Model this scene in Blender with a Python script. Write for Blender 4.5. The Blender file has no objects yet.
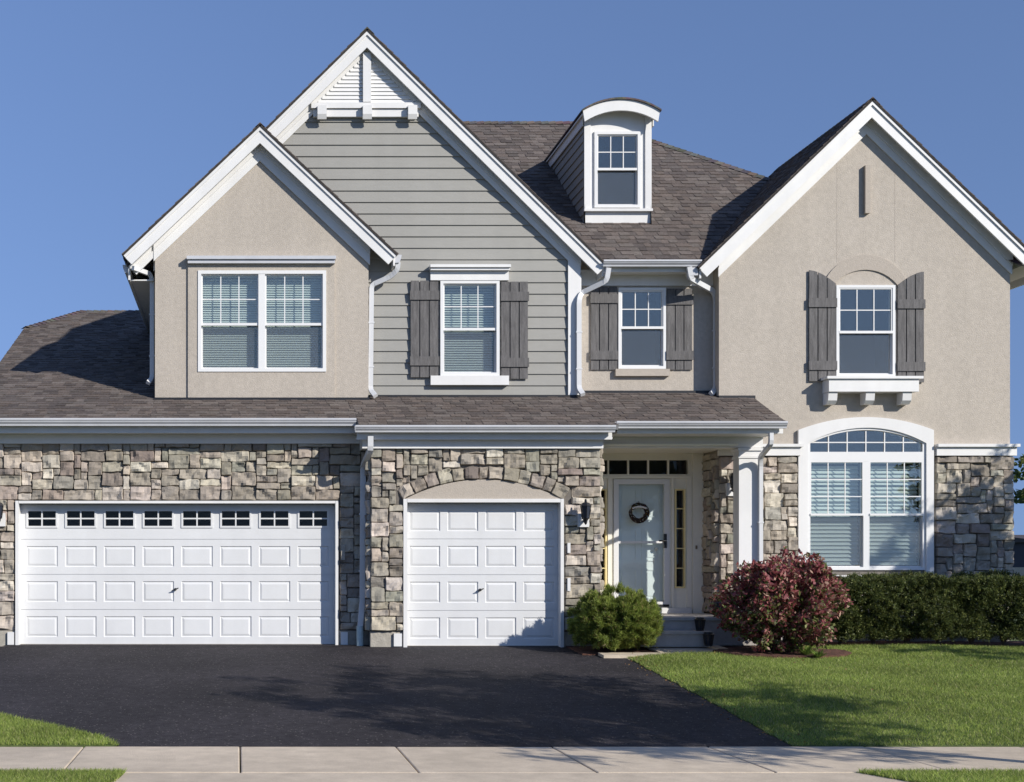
import bpy, bmesh, math, random
import numpy as np
from mathutils import Vector, noise

# ---------------------------------------------------------------- camera, world, sun, exposure
sc = bpy.context.scene
C = sc.collection
F = 1280.0            # focal length in pixels
CX, CY = 238.0, 570.0 # principal point in the (cropped) photograph
CAMZ = 1.17
cd = bpy.data.cameras.new('camera'); cam = bpy.data.objects.new('camera', cd); C.objects.link(cam)
cam.location = (0, 0, CAMZ); cam.rotation_euler = (math.radians(90), 0, 0)
cd.sensor_width = 36; cd.lens = 36*F/1024
cd.shift_x = (512-CX)/1024; cd.shift_y = (CY-391)/1024
cd.clip_start = .1; cd.clip_end = 3000
sc.camera = cam
SUN = Vector((1.1, -1.0, .8)).normalized()
EL = math.asin(SUN.z); ROT = math.atan2(SUN.x, SUN.y)
w = bpy.data.worlds.new('World'); sc.world = w; w.use_nodes = True
nt = w.node_tree; bg = nt.nodes['Background']
sky = nt.nodes.new('ShaderNodeTexSky'); sky.sky_type = 'NISHITA'; sky.sun_disc = False
sky.sun_elevation = EL; sky.sun_rotation = ROT
sky.altitude = 2000; sky.air_density = 1.0; sky.dust_density = 0.1; sky.ozone_density = 4.6
tcw = nt.nodes.new('ShaderNodeTexCoord'); mpw = nt.nodes.new('ShaderNodeMapping'); mpw.inputs['Scale'].default_value = (1, 1, .34); mpw.inputs['Location'].default_value = (0, 0, .14)
nt.links.new(tcw.outputs['Generated'], mpw.inputs[0]); nt.links.new(mpw.outputs[0], sky.inputs[0])
tn = nt.nodes.new('ShaderNodeVectorMath'); tn.operation = 'MULTIPLY'; tn.inputs[1].default_value = (1.10, .975, 1.03); nt.links.new(sky.outputs[0], tn.inputs[0])
nt.links.new(tn.outputs[0], bg.inputs[0]); bg.inputs[1].default_value = .095
sd = bpy.data.lights.new('sun', 'SUN'); sd.energy = 4.8; sd.angle = math.radians(.53); sd.color = (1, .955, .88)
so = bpy.data.objects.new('sun', sd); C.objects.link(so); so.rotation_euler = SUN.to_track_quat('Z', 'Y').to_euler()
so.location = (20, -10, 30)
vs = sc.view_settings; vs.view_transform = 'Standard'; vs.look = 'None'; vs.gamma = 1; vs.exposure = .23
vs.use_curve_mapping = False

def X(px, Y): return (px-CX)*Y/F
def Z(py, Y): return CAMZ+(CY-py)*Y/F

# ---------------------------------------------------------------- materials
def mat(name, base, rough=.6, var=.0, scale=8, stretch=(1, 1, 1), bump=0, bscale=40, tint=False, spec=.4, metal=0, dirt=0):
    m = bpy.data.materials.new(name); m.use_nodes = True
    n, l = m.node_tree.nodes, m.node_tree.links
    b = n['Principled BSDF']; b.inputs['Roughness'].default_value = rough
    b.inputs['Specular IOR Level'].default_value = spec; b.inputs['Metallic'].default_value = metal
    tc = n.new('ShaderNodeTexCoord'); mp = n.new('ShaderNodeMapping'); mp.inputs['Scale'].default_value = stretch
    l.new(tc.outputs['Object'], mp.inputs[0])
    col = None
    if tint:
        a = n.new('ShaderNodeAttribute'); a.attribute_name = 'tint'; col = a.outputs['Color']
    else:
        r = n.new('ShaderNodeRGB'); r.outputs[0].default_value = (*base, 1); col = r.outputs[0]
    def vary(col, sc_, amt, det=5, vec=mp.outputs[0]):
        t = n.new('ShaderNodeTexNoise'); t.inputs['Scale'].default_value = sc_; t.inputs['Detail'].default_value = det
        l.new(vec, t.inputs['Vector'])
        mr = n.new('ShaderNodeMapRange'); mr.inputs[1].default_value = .3; mr.inputs[2].default_value = .7
        mr.inputs[3].default_value = 1-amt; mr.inputs[4].default_value = 1+amt; l.new(t.outputs[0], mr.inputs[0])
        mx = n.new('ShaderNodeVectorMath'); mx.operation = 'SCALE'; l.new(col, mx.inputs[0]); l.new(mr.outputs[0], mx.inputs['Scale'])
        return mx.outputs[0]
    if var:
        col = vary(col, scale, var); col = vary(col, scale*7, var*.6)
    if dirt:
        col = vary(col, .55, dirt, 6, tc.outputs['Object'])
        ms = n.new('ShaderNodeMapping'); ms.inputs['Scale'].default_value = (5, 5, .35); l.new(tc.outputs['Object'], ms.inputs[0])
        col = vary(col, 1.0, dirt*.6, 5, ms.outputs[0])
    l.new(col, b.inputs['Base Color'])
    if bump:
        t = n.new('ShaderNodeTexNoise'); t.inputs['Scale'].default_value = bscale; t.inputs['Detail'].default_value = 6
        l.new(mp.outputs[0], t.inputs['Vector'])
        bp = n.new('ShaderNodeBump'); bp.inputs['Strength'].default_value = bump; bp.inputs['Distance'].default_value = .02
        l.new(t.outputs[0], bp.inputs['Height']); l.new(bp.outputs[0], b.inputs['Normal'])
    return m
M = {}
M['stucco'] = mat('stucco', (.440, .390, .330), .9, .07, 16, bump=.4, bscale=70, dirt=.05)
M['stucco_band'] = mat('stucco_band', (.42, .368, .31), .9, .05, 22, bump=.3, bscale=55)
M['siding'] = mat('painted_siding', (.290, .281, .255), .6, .03, 5, (1, 1, 4), bump=.12, bscale=30, dirt=.04)
M['white'] = mat('white_paint', (.70, .69, .67), .45, .02, 4, dirt=.05)
M['vinyl'] = mat('white_vinyl', (.72, .715, .70), .35, .01, 4)
M['cream'] = mat('cream_paint', (.84, .80, .69), .5, .02, 4)
M['yellow'] = mat('cream_yellow_trim', (.85, .70, .34), .5)
M['aluminium'] = mat('white_aluminium', (.62, .62, .62), .38, .02, 3, dirt=.05)
M['gutter'] = mat('gutter_metal', (.52, .525, .545), .38, .03, 3, dirt=.06)
M['doorwhite'] = mat('garage_door_paint', (.645, .645, .64), .4, .02, 5, bump=.06, bscale=90, dirt=.035)
M['entry'] = mat('entry_door_paint', (.76, .80, .78), .45, .02, 5)
M['black'] = mat('black_metal', (.02, .02, .022), .4)
M['brass'] = mat('door_brass', (.32, .27, .2), .3, metal=1)
M['shingle'] = mat('asphalt_shingle', (.1, .1, .1), .95, .22, 30, bump=.5, bscale=120, tint=True, spec=.15)
M['stone'] = mat('ledge_stone', (.3, .3, .3), .9, .09, 9, bump=.35, bscale=30, tint=True, spec=.2)
M['mortar'] = mat('mortar', (.15, .135, .118), .95, .15, 20)
M['concrete'] = mat('concrete', (.505, .420, .318), .85, .07, 6, bump=.25, bscale=60, dirt=.13)
M['stepconcrete'] = mat('step_concrete', (.37, .34, .31), .85, .1, 6, bump=.25, bscale=60, dirt=.1)
M['foundation'] = mat('foundation', (.36, .33, .28), .9, .12, 12, bump=.4, bscale=50)
M['pipe'] = mat('painted_pipe', (.42, .52, .53), .5, .1, 8)
M['shutter'] = mat('stained_shutter', (.118, .112, .110), .75, .28, 5, (6, 6, .7), bump=.4, bscale=30)
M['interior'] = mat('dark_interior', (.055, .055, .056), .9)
M['blind'] = mat('blind_slat', (.64, .67, .645), .6)
M['curtain'] = mat('curtain', (.7, .74, .78), .8)
M['terracotta'] = mat('terracotta', (.25, .07, .04), .5)
M['glaze'] = mat('dark_glaze', (.03, .035, .05), .18)
M['bark'] = mat('bark', (.12, .09, .07), .9, .3, 12, (1, 1, .3), bump=.8, bscale=20)
M['twig'] = mat('dark_twig', (.045, .03, .024), .9)
M['leaf'] = mat('leaf', (.1, .1, .1), .55, tint=True, spec=.3)
M['grass'] = mat('grass_blade', (.1, .1, .1), .6, tint=True, spec=.25)
M['needle'] = mat('needle', (.1, .1, .1), .5, tint=True, spec=.3)
M['soil'] = mat('soil', (.09, .07, .05), .95, .3, 8)
M['turf'] = mat('turf', (.075, .10, .028), .95, .25, 9)
M['mulch'] = mat('mulch', (.10, .045, .03), .95, .4, 25, bump=1, bscale=60)
M['far_wall'] = mat('neighbour_wall', (.04, .04, .055), .8, .1, 2)
M['far_roof'] = mat('neighbour_roof', (.06, .05, .05), .9, .1, 2)

# translucency for leaves
for k in ('leaf', 'grass', 'needle'):
    m = M[k]; n, l = m.node_tree.nodes, m.node_tree.links; b = n['Principled BSDF']
    tr = n.new('ShaderNodeBsdfTranslucent'); mx = n.new('ShaderNodeMixShader'); mx.inputs[0].default_value = .36
    a = [q for q in n if q.type == 'ATTRIBUTE'][0]
    l.new(a.outputs['Color'], tr.inputs[0]); l.new(b.outputs[0], mx.inputs[1]); l.new(tr.outputs[0], mx.inputs[2])
    l.new(mx.outputs[0], n['Material Output'].inputs[0])

def glass(name, tintc, refl, rough=.0):
    m = bpy.data.materials.new(name); m.use_nodes = True; n, l = m.node_tree.nodes, m.node_tree.links
    n.remove(n['Principled BSDF'])
    t = n.new('ShaderNodeBsdfTransparent'); t.inputs[0].default_value = (*tintc, 1)
    g = n.new('ShaderNodeBsdfGlossy'); g.inputs['Roughness'].default_value = rough; g.inputs[0].default_value = (1, .90, .76, 1)
    lw = n.new('ShaderNodeLayerWeight'); lw.inputs[0].default_value = .5; f = n.new('ShaderNodeMath'); f.operation = 'POWER'; f.inputs[1].default_value = 4
    l.new(lw.outputs['Facing'], f.inputs[0])
    ad = n.new('ShaderNodeMath'); ad.operation = 'ADD'; ad.use_clamp = True; ad.inputs[1].default_value = refl
    l.new(f.outputs[0], ad.inputs[0])
    tc = n.new('ShaderNodeTexCoord'); no = n.new('ShaderNodeTexNoise'); no.inputs['Scale'].default_value = 1.6
    l.new(tc.outputs['Object'], no.inputs['Vector'])
    bp = n.new('ShaderNodeBump'); bp.inputs['Strength'].default_value = .06; bp.inputs['Distance'].default_value = .05
    l.new(no.outputs[0], bp.inputs['Height']); l.new(bp.outputs[0], g.inputs['Normal'])
    mx = n.new('ShaderNodeMixShader'); l.new(ad.outputs[0], mx.inputs[0]); l.new(t.outputs[0], mx.inputs[1]); l.new(g.outputs[0], mx.inputs[2])
    l.new(mx.outputs[0], n['Material Output'].inputs[0]); return m
M['glass'] = glass('window_glass', (.93, .97, .96), .15)
M['storm_glass'] = glass('storm_door_glass', (.95, .97, .97), .02)
M['glass_low'] = glass('plain_glass', (.9, .92, .92), .015)
def screenmat():
    m = bpy.data.materials.new('insect_screen'); m.use_nodes = True; n, l = m.node_tree.nodes, m.node_tree.links
    b = n['Principled BSDF']; b.inputs['Base Color'].default_value = (.14, .15, .16, 1); b.inputs['Roughness'].default_value = .8
    t = n.new('ShaderNodeBsdfTransparent'); mx = n.new('ShaderNodeMixShader'); mx.inputs[0].default_value = .13
    l.new(t.outputs[0], mx.inputs[1]); l.new(b.outputs[0], mx.inputs[2]); l.new(mx.outputs[0], n['Material Output'].inputs[0]); return m
M['screen'] = screenmat()

def asphalt():
    m = mat('sealed_asphalt', (.0305, .0268, .0295), .8, .30, 14, bump=.8, bscale=90, dirt=.3, spec=.22)
    n, l = m.node_tree.nodes, m.node_tree.links; b = n['Principled BSDF']
    src = b.inputs['Base Color'].links[0].from_socket
    tc = n.new('ShaderNodeTexCoord'); vo = n.new('ShaderNodeTexVoronoi'); vo.inputs['Scale'].default_value = 16
    l.new(tc.outputs['Object'], vo.inputs['Vector'])
    lt = n.new('ShaderNodeMath'); lt.operation = 'LESS_THAN'; lt.inputs[1].default_value = .17; l.new(vo.outputs['Distance'], lt.inputs[0])
    sp = n.new('ShaderNodeSeparateColor'); l.new(vo.outputs['Color'], sp.inputs[0])
    g = n.new('ShaderNodeMath'); g.operation = 'GREATER_THAN'; g.inputs[1].default_value = .3; l.new(sp.outputs[0], g.inputs[0])
    mu = n.new('ShaderNodeMath'); mu.operation = 'MULTIPLY'; l.new(lt.outputs[0], mu.inputs[0]); l.new(g.outputs[0], mu.inputs[1])
    mx = n.new('ShaderNodeMix'); mx.data_type = 'RGBA'; l.new(mu.outputs[0], mx.inputs[0]); l.new(src, mx.inputs[6]); mx.inputs[7].default_value = (.135, .122, .11, 1)
    l.new(mx.outputs[2], b.inputs['Base Color']); return m
M['asphalt'] = asphalt()

# ---------------------------------------------------------------- mesh helpers
class MB:
    def __init__(s): s.v = []; s.f = []; s.c = []; s.col = None
    def face(s, pts, col=None):
        i = len(s.v); s.v += [tuple(p) for p in pts]; s.f.append(tuple(range(i, i+len(pts)))); s.c.append(col or s.col or (.3, .3, .3))
    def solid(s, pts, vec, col=None):
        """closed prism: planar polygon extruded by vec"""
        n = len(pts); i = len(s.v); vec = Vector(vec)
        s.v += [tuple(p) for p in pts] + [tuple(Vector(p)+vec) for p in pts]
        s.f.append(tuple(range(i, i+n))); s.f.append(tuple(range(i+2*n-1, i+n-1, -1)))
        for k in range(n): s.f.append((i+k, i+n+k, i+n+(k+1) % n, i+(k+1) % n))
        s.c += [col or s.col or (.3, .3, .3)]*(n+2)
    def box(s, x0, x1, y0, y1, z0, z1, col=None):
        s.solid([(x0, y0, z0), (x1, y0, z0), (x1, y0, z1), (x0, y0, z1)], (0, y1-y0, 0), col)
    def xz(s, pts, y0, y1, col=None): s.solid([(p[0], y0, p[1]) for p in pts], (0, y1-y0, 0), col)
    def tube(s, path, w_, d_):
        """rectangular section tube along a path (width w_ sideways, depth d_)"""
        path = [Vector(p) for p in path]; rings = []
        for k, p in enumerate(path):
            a = path[max(k-1, 0)]; b = path[min(k+1, len(path)-1)]; t = (b-a).normalized()
            ref = Vector((0, 1, 0)) if abs(t.y) < .8 else Vector((0, 0, 1))
            sd_ = t.cross(ref).normalized(); up = sd_.cross(t).normalized()
            rings.append([p+sd_*w_/2*i+up*d_/2*j for i, j in ((-1, -1), (1, -1), (1, 1), (-1, 1))])
        s._rings(rings)
    def round(s, path, rad, n=8):
        path = [Vector(p) for p in path]; rings = []
        if not hasattr(rad, '__len__'): rad = [rad]*len(path)
        for k, p in enumerate(path):
            a = path[max(k-1, 0)]; b = path[min(k+1, len(path)-1)]; t = (b-a).normalized()
            ref = Vector((0, 1, 0)) if abs(t.y) < .8 else Vector((0, 0, 1))
            sd_ = t.cross(ref).normalized(); up = sd_.cross(t).normalized()
            rings.append([p+(sd_*math.cos(6.28318*i/n)+up*math.sin(6.28318*i/n))*rad[k] for i in range(n)])
        s._rings(rings)
    def lathe(s, c, prof, n=16, sq=False):
        rings = [[Vector((c[0]+r*math.cos(2*math.pi*(i+.5)/n), c[1]+r*math.sin(2*math.pi*(i+.5)/n), c[2]+z)) for i in range(n)] for r, z in prof]
        s._rings(rings)
    def _rings(s, rings):
        n = len(rings[0]); i0 = len(s.v)
        for r in rings: s.v += [tuple(p) for p in r]
        col = s.col or (.3, .3, .3)
        for k in range(len(rings)-1):
            for j in range(n):
                a = i0+k*n+j; b = i0+k*n+(j+1) % n
                s.f.append((a, b, b+n, a+n)); s.c.append(col)
        s.f.append(tuple(range(i0+n-1, i0-1, -1))); s.f.append(tuple(range(i0+(len(rings)-1)*n, i0+len(rings)*n))); s.c += [col, col]
    def build(s, name, m, parent=None, label=None, smooth=False, fix=True):
        o_ = ORG[0] if parent is not None else Vector((0, 0, 0))
        me = bpy.data.meshes.new(name)
        me.from_pydata([(x-o_.x, y-o_.y, z-o_.z) for x, y, z in s.v], [], s.f)
        at = me.attributes.new('tint', 'FLOAT_COLOR', 'FACE')
        at.data.foreach_set('color', [q for c in s.c for q in (*c, 1)])
        if fix:
            b = bmesh.new(); b.from_mesh(me); bmesh.ops.recalc_face_normals(b, faces=b.faces); b.to_mesh(me); b.free()
        if smooth: me.polygons.foreach_set('use_smooth', [True]*len(me.polygons))
        me.materials.append(M[m]); me.update()
        o = bpy.data.objects.new(name, me); C.objects.link(o)
        if parent is not None: o.parent = parent
        if label: o['label'] = label
        return o
    def each(s, name, m, parent=None, label=None):
        """one object for every connected piece"""
        par = list(range(len(s.v)))
        def fd(i):
            while par[i] != i: par[i] = par[par[i]]; i = par[i]
            return i
        for f in s.f:
            for q in f[1:]: par[fd(f[0])] = fd(q)
        gr = {}
        for f, c in zip(s.f, s.c): gr.setdefault(fd(f[0]), []).append((f, c))
        out = []
        for fs in gr.values():
            p = MB(); mp_ = {}
            for f, c in fs:
                for q in f:
                    if q not in mp_: mp_[q] = len(p.v); p.v.append(s.v[q])
                p.f.append(tuple(mp_[q] for q in f)); p.c.append(c)
            out.append(p.build(name, m, parent, label))
        return out
ORG = [Vector((0, 0, 0))]
def thing(name, label, cat, loc, group=None):
    o = bpy.data.objects.new(name, None); C.objects.link(o); o.location = loc; o.empty_display_size = .3
    o['label'] = label; o['category'] = cat
    if group: o['group'] = group
    ORG[0] = Vector(loc); return o
def tag(o, label, cat, group=None):
    o['label'] = label; o['category'] = cat
    if group: o['group'] = group
    return o
def struct(o, kind='structure'): o['kind'] = kind; return o

def clip(poly, a, b, c):
    """keep the part of a 2-D polygon where a*x+b*y+c >= 0"""
    out = []; n = len(poly)
    for i in range(n):
        p, q = poly[i], poly[(i+1) % n]; dp = a*p[0]+b*p[1]+c; dq = a*q[0]+b*q[1]+c
        if dp >= 0: out.append(p)
        if (dp > 0 > dq) or (dp < 0 < dq):
            t = dp/(dp-dq); out.append((p[0]+(q[0]-p[0])*t, p[1]+(q[1]-p[1])*t))
    return out if len(out) >= 3 else []
def area(p): return abs(sum(p[i][0]*p[(i+1) % len(p)][1]-p[(i+1) % len(p)][0]*p[i][1] for i in range(len(p))))/2
def minus(polys, r):
    """subtract rectangle r=(x0,x1,z0,z1) from convex polygons"""
    x0, x1, z0, z1 = r; out = []
    for p in polys:
        L = clip(p, -1, 0, x0); R = clip(p, 1, 0, -x1)
        mid = clip(p, 1, 0, -x0); mid = clip(mid, -1, 0, x1) if mid else []
        B = clip(mid, 0, -1, z0) if mid else []; T = clip(mid, 0, 1, -z1) if mid else []
        out += [q for q in (L, R, B, T) if q and area(q) > 1e-6]
    return out
def wall(mb, polys, holes, y0, y1):
    if polys and not isinstance(polys[0], list): polys = [polys]
    for h in holes: polys = minus(polys, h)
    for p in polys: mb.xz(p, y0, y1)
def arc(xc, half, zs, sag, n=14):
    """points left to right of a segmental arch: springs at zs, rises by sag"""
    R = (half*half+sag*sag)/(2*sag); a = math.asin(min(1, half/R)) if sag <= half else math.pi-math.asin(half/R)
    return [(xc+R*math.sin(-a+2*a*i/n), zs+sag-R+R*math.cos(-a+2*a*i/n)) for i in range(n+1)]

# ------------------------------------------------------ stone veneer
PAL = [((.355, .312, .255), 6), ((.315, .280, .230), 5), ((.285, .265, .220), 4), ((.310, .262, .222), 3), ((.50, .445, .375), 4), ((.245, .212, .178), 3), ((.42, .37, .30), 4)]
PALL = [c for c, k in PAL for _ in range(k)]
def one_stone(mb, O, U, N, u0, u1, z0, z1, rnd, dmul=1, shape=None):
    """a rock-faced stone: front grid with rounded, noisy face; shape maps (u,z) to (u,z) for voussoirs"""
    d = rnd.uniform(.035, .07)*dmul; e = rnd.uniform(.001, .005)
    u0 += e; u1 -= e; z0 += e; z1 -= e
    if u1-u0 < .02 or z1-z0 < .02: return
    c = rnd.choice(PALL); k = rnd.uniform(.80, 1.18); c = tuple(min(.62, q*k*rnd.uniform(.97, 1.03)) for q in c)
    nu = max(2, int((u1-u0)/.045)); nz = max(2, int((z1-z0)/.04))
    r = .011
    us = [u0, u0+r]+[u0+r+(u1-u0-2*r)*i/nu for i in range(1, nu)]+[u1-r, u1]
    zs = [z0, z0+r]+[z0+r+(z1-z0-2*r)*i/nz for i in range(1, nz)]+[z1-r, z1]
    tu, tz = rnd.uniform(-.14, .14), rnd.uniform(-.2, .2); sd_ = rnd.uniform(0, 100)
    base = len(mb.v); W, H = len(us), len(zs)
    cu, cz = (u0+u1)/2, (z0+z1)/2
    def put(u, z, dep):
        if shape: u, z = shape(u, z)
        p = O+U*u+N*dep; mb.v.append((p.x, p.y, z))
    for j, z in enumerate(zs):
        for i, u in enumerate(us):
            edge = i in (0, W-1) or j in (0, H-1)
            nn = noise.noise(Vector((u*9+sd_, z*9, sd_)))*.046+noise.noise(Vector((u*26+sd_, z*26, sd_)))*.013
            du = noise.noise(Vector((u*6, z*9, sd_+5)))*.014; dz = noise.noise(Vector((u*7, z*6, sd_+9)))*.017
            dep = d+tu*(u-cu)+tz*(z-cz)+nn
            corner = i in (0, W-1) and j in (0, H-1)
            if edge: dep = dep*.5
            if corner: du += (cu-u)*.09; dz += (cz-z)*.10
            put(u+du, z+dz, min(.078, max(.008, dep)))
    for j in range(H-1):
        for i in range(W-1):
            a = base+j*W+i; mb.f.append((a, a+1, a+W+1, a+W)); mb.c.append(c)
    # skirt to the wall
    ring = [base+i for i in range(W)]+[base+j*W+W-1 for j in range(1, H)]+[base+(H-1)*W+i for i in range(W-2, -1, -1)]+[base+j*W for j in range(H-2, 0, -1)]
    s0 = len(mb.v)
    for q in ring:
        p = Vector(mb.v[q]); p = p-N*((p-O).dot(N)+.004); mb.v.append(tuple(p))
    n = len(ring)
    for k in range(n): mb.f.append((ring[k], s0+k, s0+(k+1) % n, ring[(k+1) % n])); mb.c.append(c)
def stones(mb, O, U, N, L, z0, z1, blocked, seed, g=.056):
    rnd = random.Random(seed); O = Vector(O); U = Vector(U); N = Vector(N)
    nx = max(1, round(L/g)); nz = max(1, round((z1-z0)/g)); gx = L/nx; gz = (z1-z0)/nz
    occ = [[(-1 if blocked(i*gx+.004, (i+1)*gx-.004, z0+j*gz+.004, z0+(j+1)*gz-.004) else 0) for i in range(nx)] for j in range(nz)]
    sid = 0
    for j in range(nz):
        i = 0
        while i < nx:
            if occ[j][i]: i += 1; continue
            run = 0
            while i+run < nx and not occ[j][i+run] and run < 16: run += 1
            h = rnd.choice((2, 2, 3, 3, 3, 3, 4, 4))
            wd = rnd.choice((4, 5, 6, 6, 7, 8, 9)) if h < 4 else rnd.choice((4, 5, 6, 7))
            if rnd.random() < .16: wd = rnd.choice((2, 3))
            wd = min(wd, run)
            # no long vertical joints: step off a joint that continues from below
            if j and wd < run and i+wd < nx and occ[j-1][i+wd-1] != occ[j-1][i+wd]: wd = wd+1 if wd+1 <= run and rnd.random() < .6 else max(2, wd-1)
            if run-wd == 1: wd = run if run <= 8 else wd-1
            wd = max(1, min(wd, run))
            hh = 0
            while hh < h+1 and j+hh < nz and all(not occ[j+hh][i+k] for k in range(wd)): hh += 1
            h = hh if hh == h+1 and (j+hh >= nz or any(occ[j+hh][i+k] for k in range(wd))) else min(hh, h)
            sid += 1
            for a in range(h):
                for k in range(wd): occ[j+a][i+k] = sid
            one_stone(mb, O, U, N, i*gx, (i+wd)*gx, z0+j*gz, z0+(j+h)*gz, rnd)
            i += wd
# ------------------------------------------------------ shingles and siding
SHP = [(.122, .100, .088), (.106, .088, .079), (.136, .114, .101), (.094, .079, .072), (.114, .098, .088), (.128, .104, .090), (.142, .121, .107)]
def shingles(mb, pts, seed=1, e=.150):
    rnd = random.Random(seed); P_ = [Vector(p) for p in pts]
    n = (P_[1]-P_[0]).cross(P_[2]-P_[1]).normalized()
    if n.z < 0: n = -n
    u = Vector((0, 0, 1)).cross(n).normalized(); v = n.cross(u).normalized()
    if v.z < 0: v = -v
    O = P_[0]; poly = [((p-O).dot(u), (p-O).dot(v)) for p in P_]
    v0 = min(p[1] for p in poly); v1 = max(p[1] for p in poly)
    k = 0
    while v0+k*e < v1:
        a = v0+k*e; row = clip(clip(poly, 0, 1, -a) or [], 0, -1, a+e) if clip(poly, 0, 1, -a) else []
        k += 1
        if not row: continue
        x0 = min(p[0] for p in row); x1 = max(p[0] for p in row); x = x0-rnd.uniform(0, .2)
        hi = rnd.random() < .5
        while x < x1:
            wd = rnd.uniform(.10, .26); hi = not hi
            pc = clip(row, 1, 0, -x); pc = clip(pc, -1, 0, x+wd) if pc else []
            x += wd
            if not pc or area(pc) < 1e-5: continue
            t = rnd.uniform(.013, .018) if hi else rnd.uniform(.006, .009)
            lo = a+(0 if hi else 0)
            c = rnd.choice(SHP); q = rnd.uniform(.85, 1.15); c = tuple(w_*q for w_ in c)
            top = [O+u*p[0]+v*p[1]+n*(.004+t*(1-(p[1]-lo)/e*.75)) for p in pc]
            bot = [O+u*p[0]+v*p[1] for p in pc]
            mb.face(top, c)
            m_ = len(pc)
            for i in range(m_):
                j = (i+1) % m_
                if pc[i][1] < a+1e-4 and pc[j][1] < a+1e-4 or abs(pc[i][0]-pc[j][0]) < 1e-6: mb.face([top[i], bot[i], bot[j], top[j]], c)
def slab(mb, pts, th=.10, drop=.0):
    P_ = [Vector(p) for p in pts]; n = (P_[1]-P_[0]).cross(P_[2]-P_[1]).normalized()
    if n.z < 0: n = -n
    mb.solid([p-n*(.002+drop) for p in P_], -n*th)
def lap(mb, polys, holes, Y, e=.19, z_start=None, toward=Vector((0, -1, 0)), mapf=None):
    """lap siding on XZ polygons facing -Y (or mapped by mapf(x, depth, z))"""
    if polys and not isinstance(polys[0], list): polys = [polys]
    for h in holes: polys = minus(polys, h)
    mapf = mapf or (lambda x, d, z: (x, Y-d, z))
    for poly in polys:
        z0 = z_start if z_start is not None else min(p[1] for p in poly); z1 = max(p[1] for p in poly)
        zz0 = min(p[1] for p in poly); k = int((zz0-z0)/e)-1
        while z0+k*e < z1:
            a = z0+k*e; k += 1
            r = clip(poly, 0, 1, -a); r = clip(r, 0, -1, a+e) if r else []
            if not r or area(r) < 1e-5: continue
            f = lambda z: .004+.020*(1-(z-a)/e)
            top = [mapf(p[0], f(p[1]), p[1]) for p in r]; bk = [mapf(p[0], 0, p[1]) for p in r]
            mb.face(top); n = len(r)
            for i in range(n): mb.face([top[i], bk[i], bk[(i+1) % n], top[(i+1) % n]])
# ------------------------------------------------------ leaf clouds
def cards(name, m, Cn, A, B, col, parent=None, tri=False):
    """one mesh of many small leaf faces: centres Cn, half axes A (long) and B (wide), colour per face"""
    n = len(Cn); o_ = np.array(ORG[0]) if parent is not None else np.zeros(3); Cn = Cn-o_
    if tri: V = np.stack([Cn-B, Cn+B, Cn+A], 1).reshape(-1, 3); k = 3
    else: V = np.stack([Cn-A, Cn+B*1.0, Cn+A, Cn-B], 1).reshape(-1, 3); k = 4
    me = bpy.data.meshes.new(name); me.vertices.add(n*k); me.vertices.foreach_set('co', V.astype(np.float32).ravel())
    me.loops.add(n*k); me.loops.foreach_set('vertex_index', np.arange(n*k, dtype=np.int32))
    me.polygons.add(n); me.polygons.foreach_set('loop_start', np.arange(n, dtype=np.int32)*k)
    me.update(calc_edges=True)
    at = me.attributes.new('tint', 'FLOAT_COLOR', 'FACE')
    at.data.foreach_set('color', np.concatenate([col, np.ones((n, 1))], 1).astype(np.float32).ravel())
    me.materials.append(M[m]); o = bpy.data.objects.new(name, me); C.objects.link(o)
    if parent is not None: o.parent = parent
    return o
def rvec(rg, n): v = rg.normal(size=(n, 3)); return v/np.linalg.norm(v, axis=1, keepdims=True)
def orth(rg, A):
    r = rvec(rg, len(A)); B = np.cross(A, r); return B/np.maximum(np.linalg.norm(B, axis=1, keepdims=True), 1e-6)
def pal(rg, n, cols, p, jit=.2):
    c = np.array(cols)[rg.choice(len(cols), n, p=p)]; return c*rg.uniform(1-jit, 1+jit, (n, 1))
# ================================================================ GROUND
def gz(Y):
    if Y <= 12.55: return -.575
    if Y <= 20: return -.575+.535*(Y-12.55)/7.45
    return -.04
def lerp(tab, y):
    if y <= tab[0][0]: return tab[0][1]
    for (a, b), (c, d) in zip(tab, tab[1:]):
        if y <= c: return b+(d-b)*(y-a)/(c-a)
    return tab[-1][1]
def XR(y): return lerp([(12.55, 5.43), (15, 5.55), (17, 5.62), (18.6, 5.68), (20.3, 5.7)], y)+.012*math.sin(y*7)+.008*math.sin(y*17)
def XL(y): return lerp([(12.55, -1.16), (13.0, -1.4), (13.6, -2.0), (14.2, -2.64), (15.2, -3.7), (16.4, -4.6), (18, -4.9), (20.3, -4.9)], y)+.01*math.sin(y*9)
def bump(x, y):   # the lawn swells a little beyond the driveway edge
    t = max(0, min(1, (x-XR(y))/1.5)); s = max(0, min(1, (y-12.55)/2.5))
    return .015+.075*t*s*(3-2*t)/1.0*.9+.02*math.sin(x*1.3+y*.7)*t*s
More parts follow.
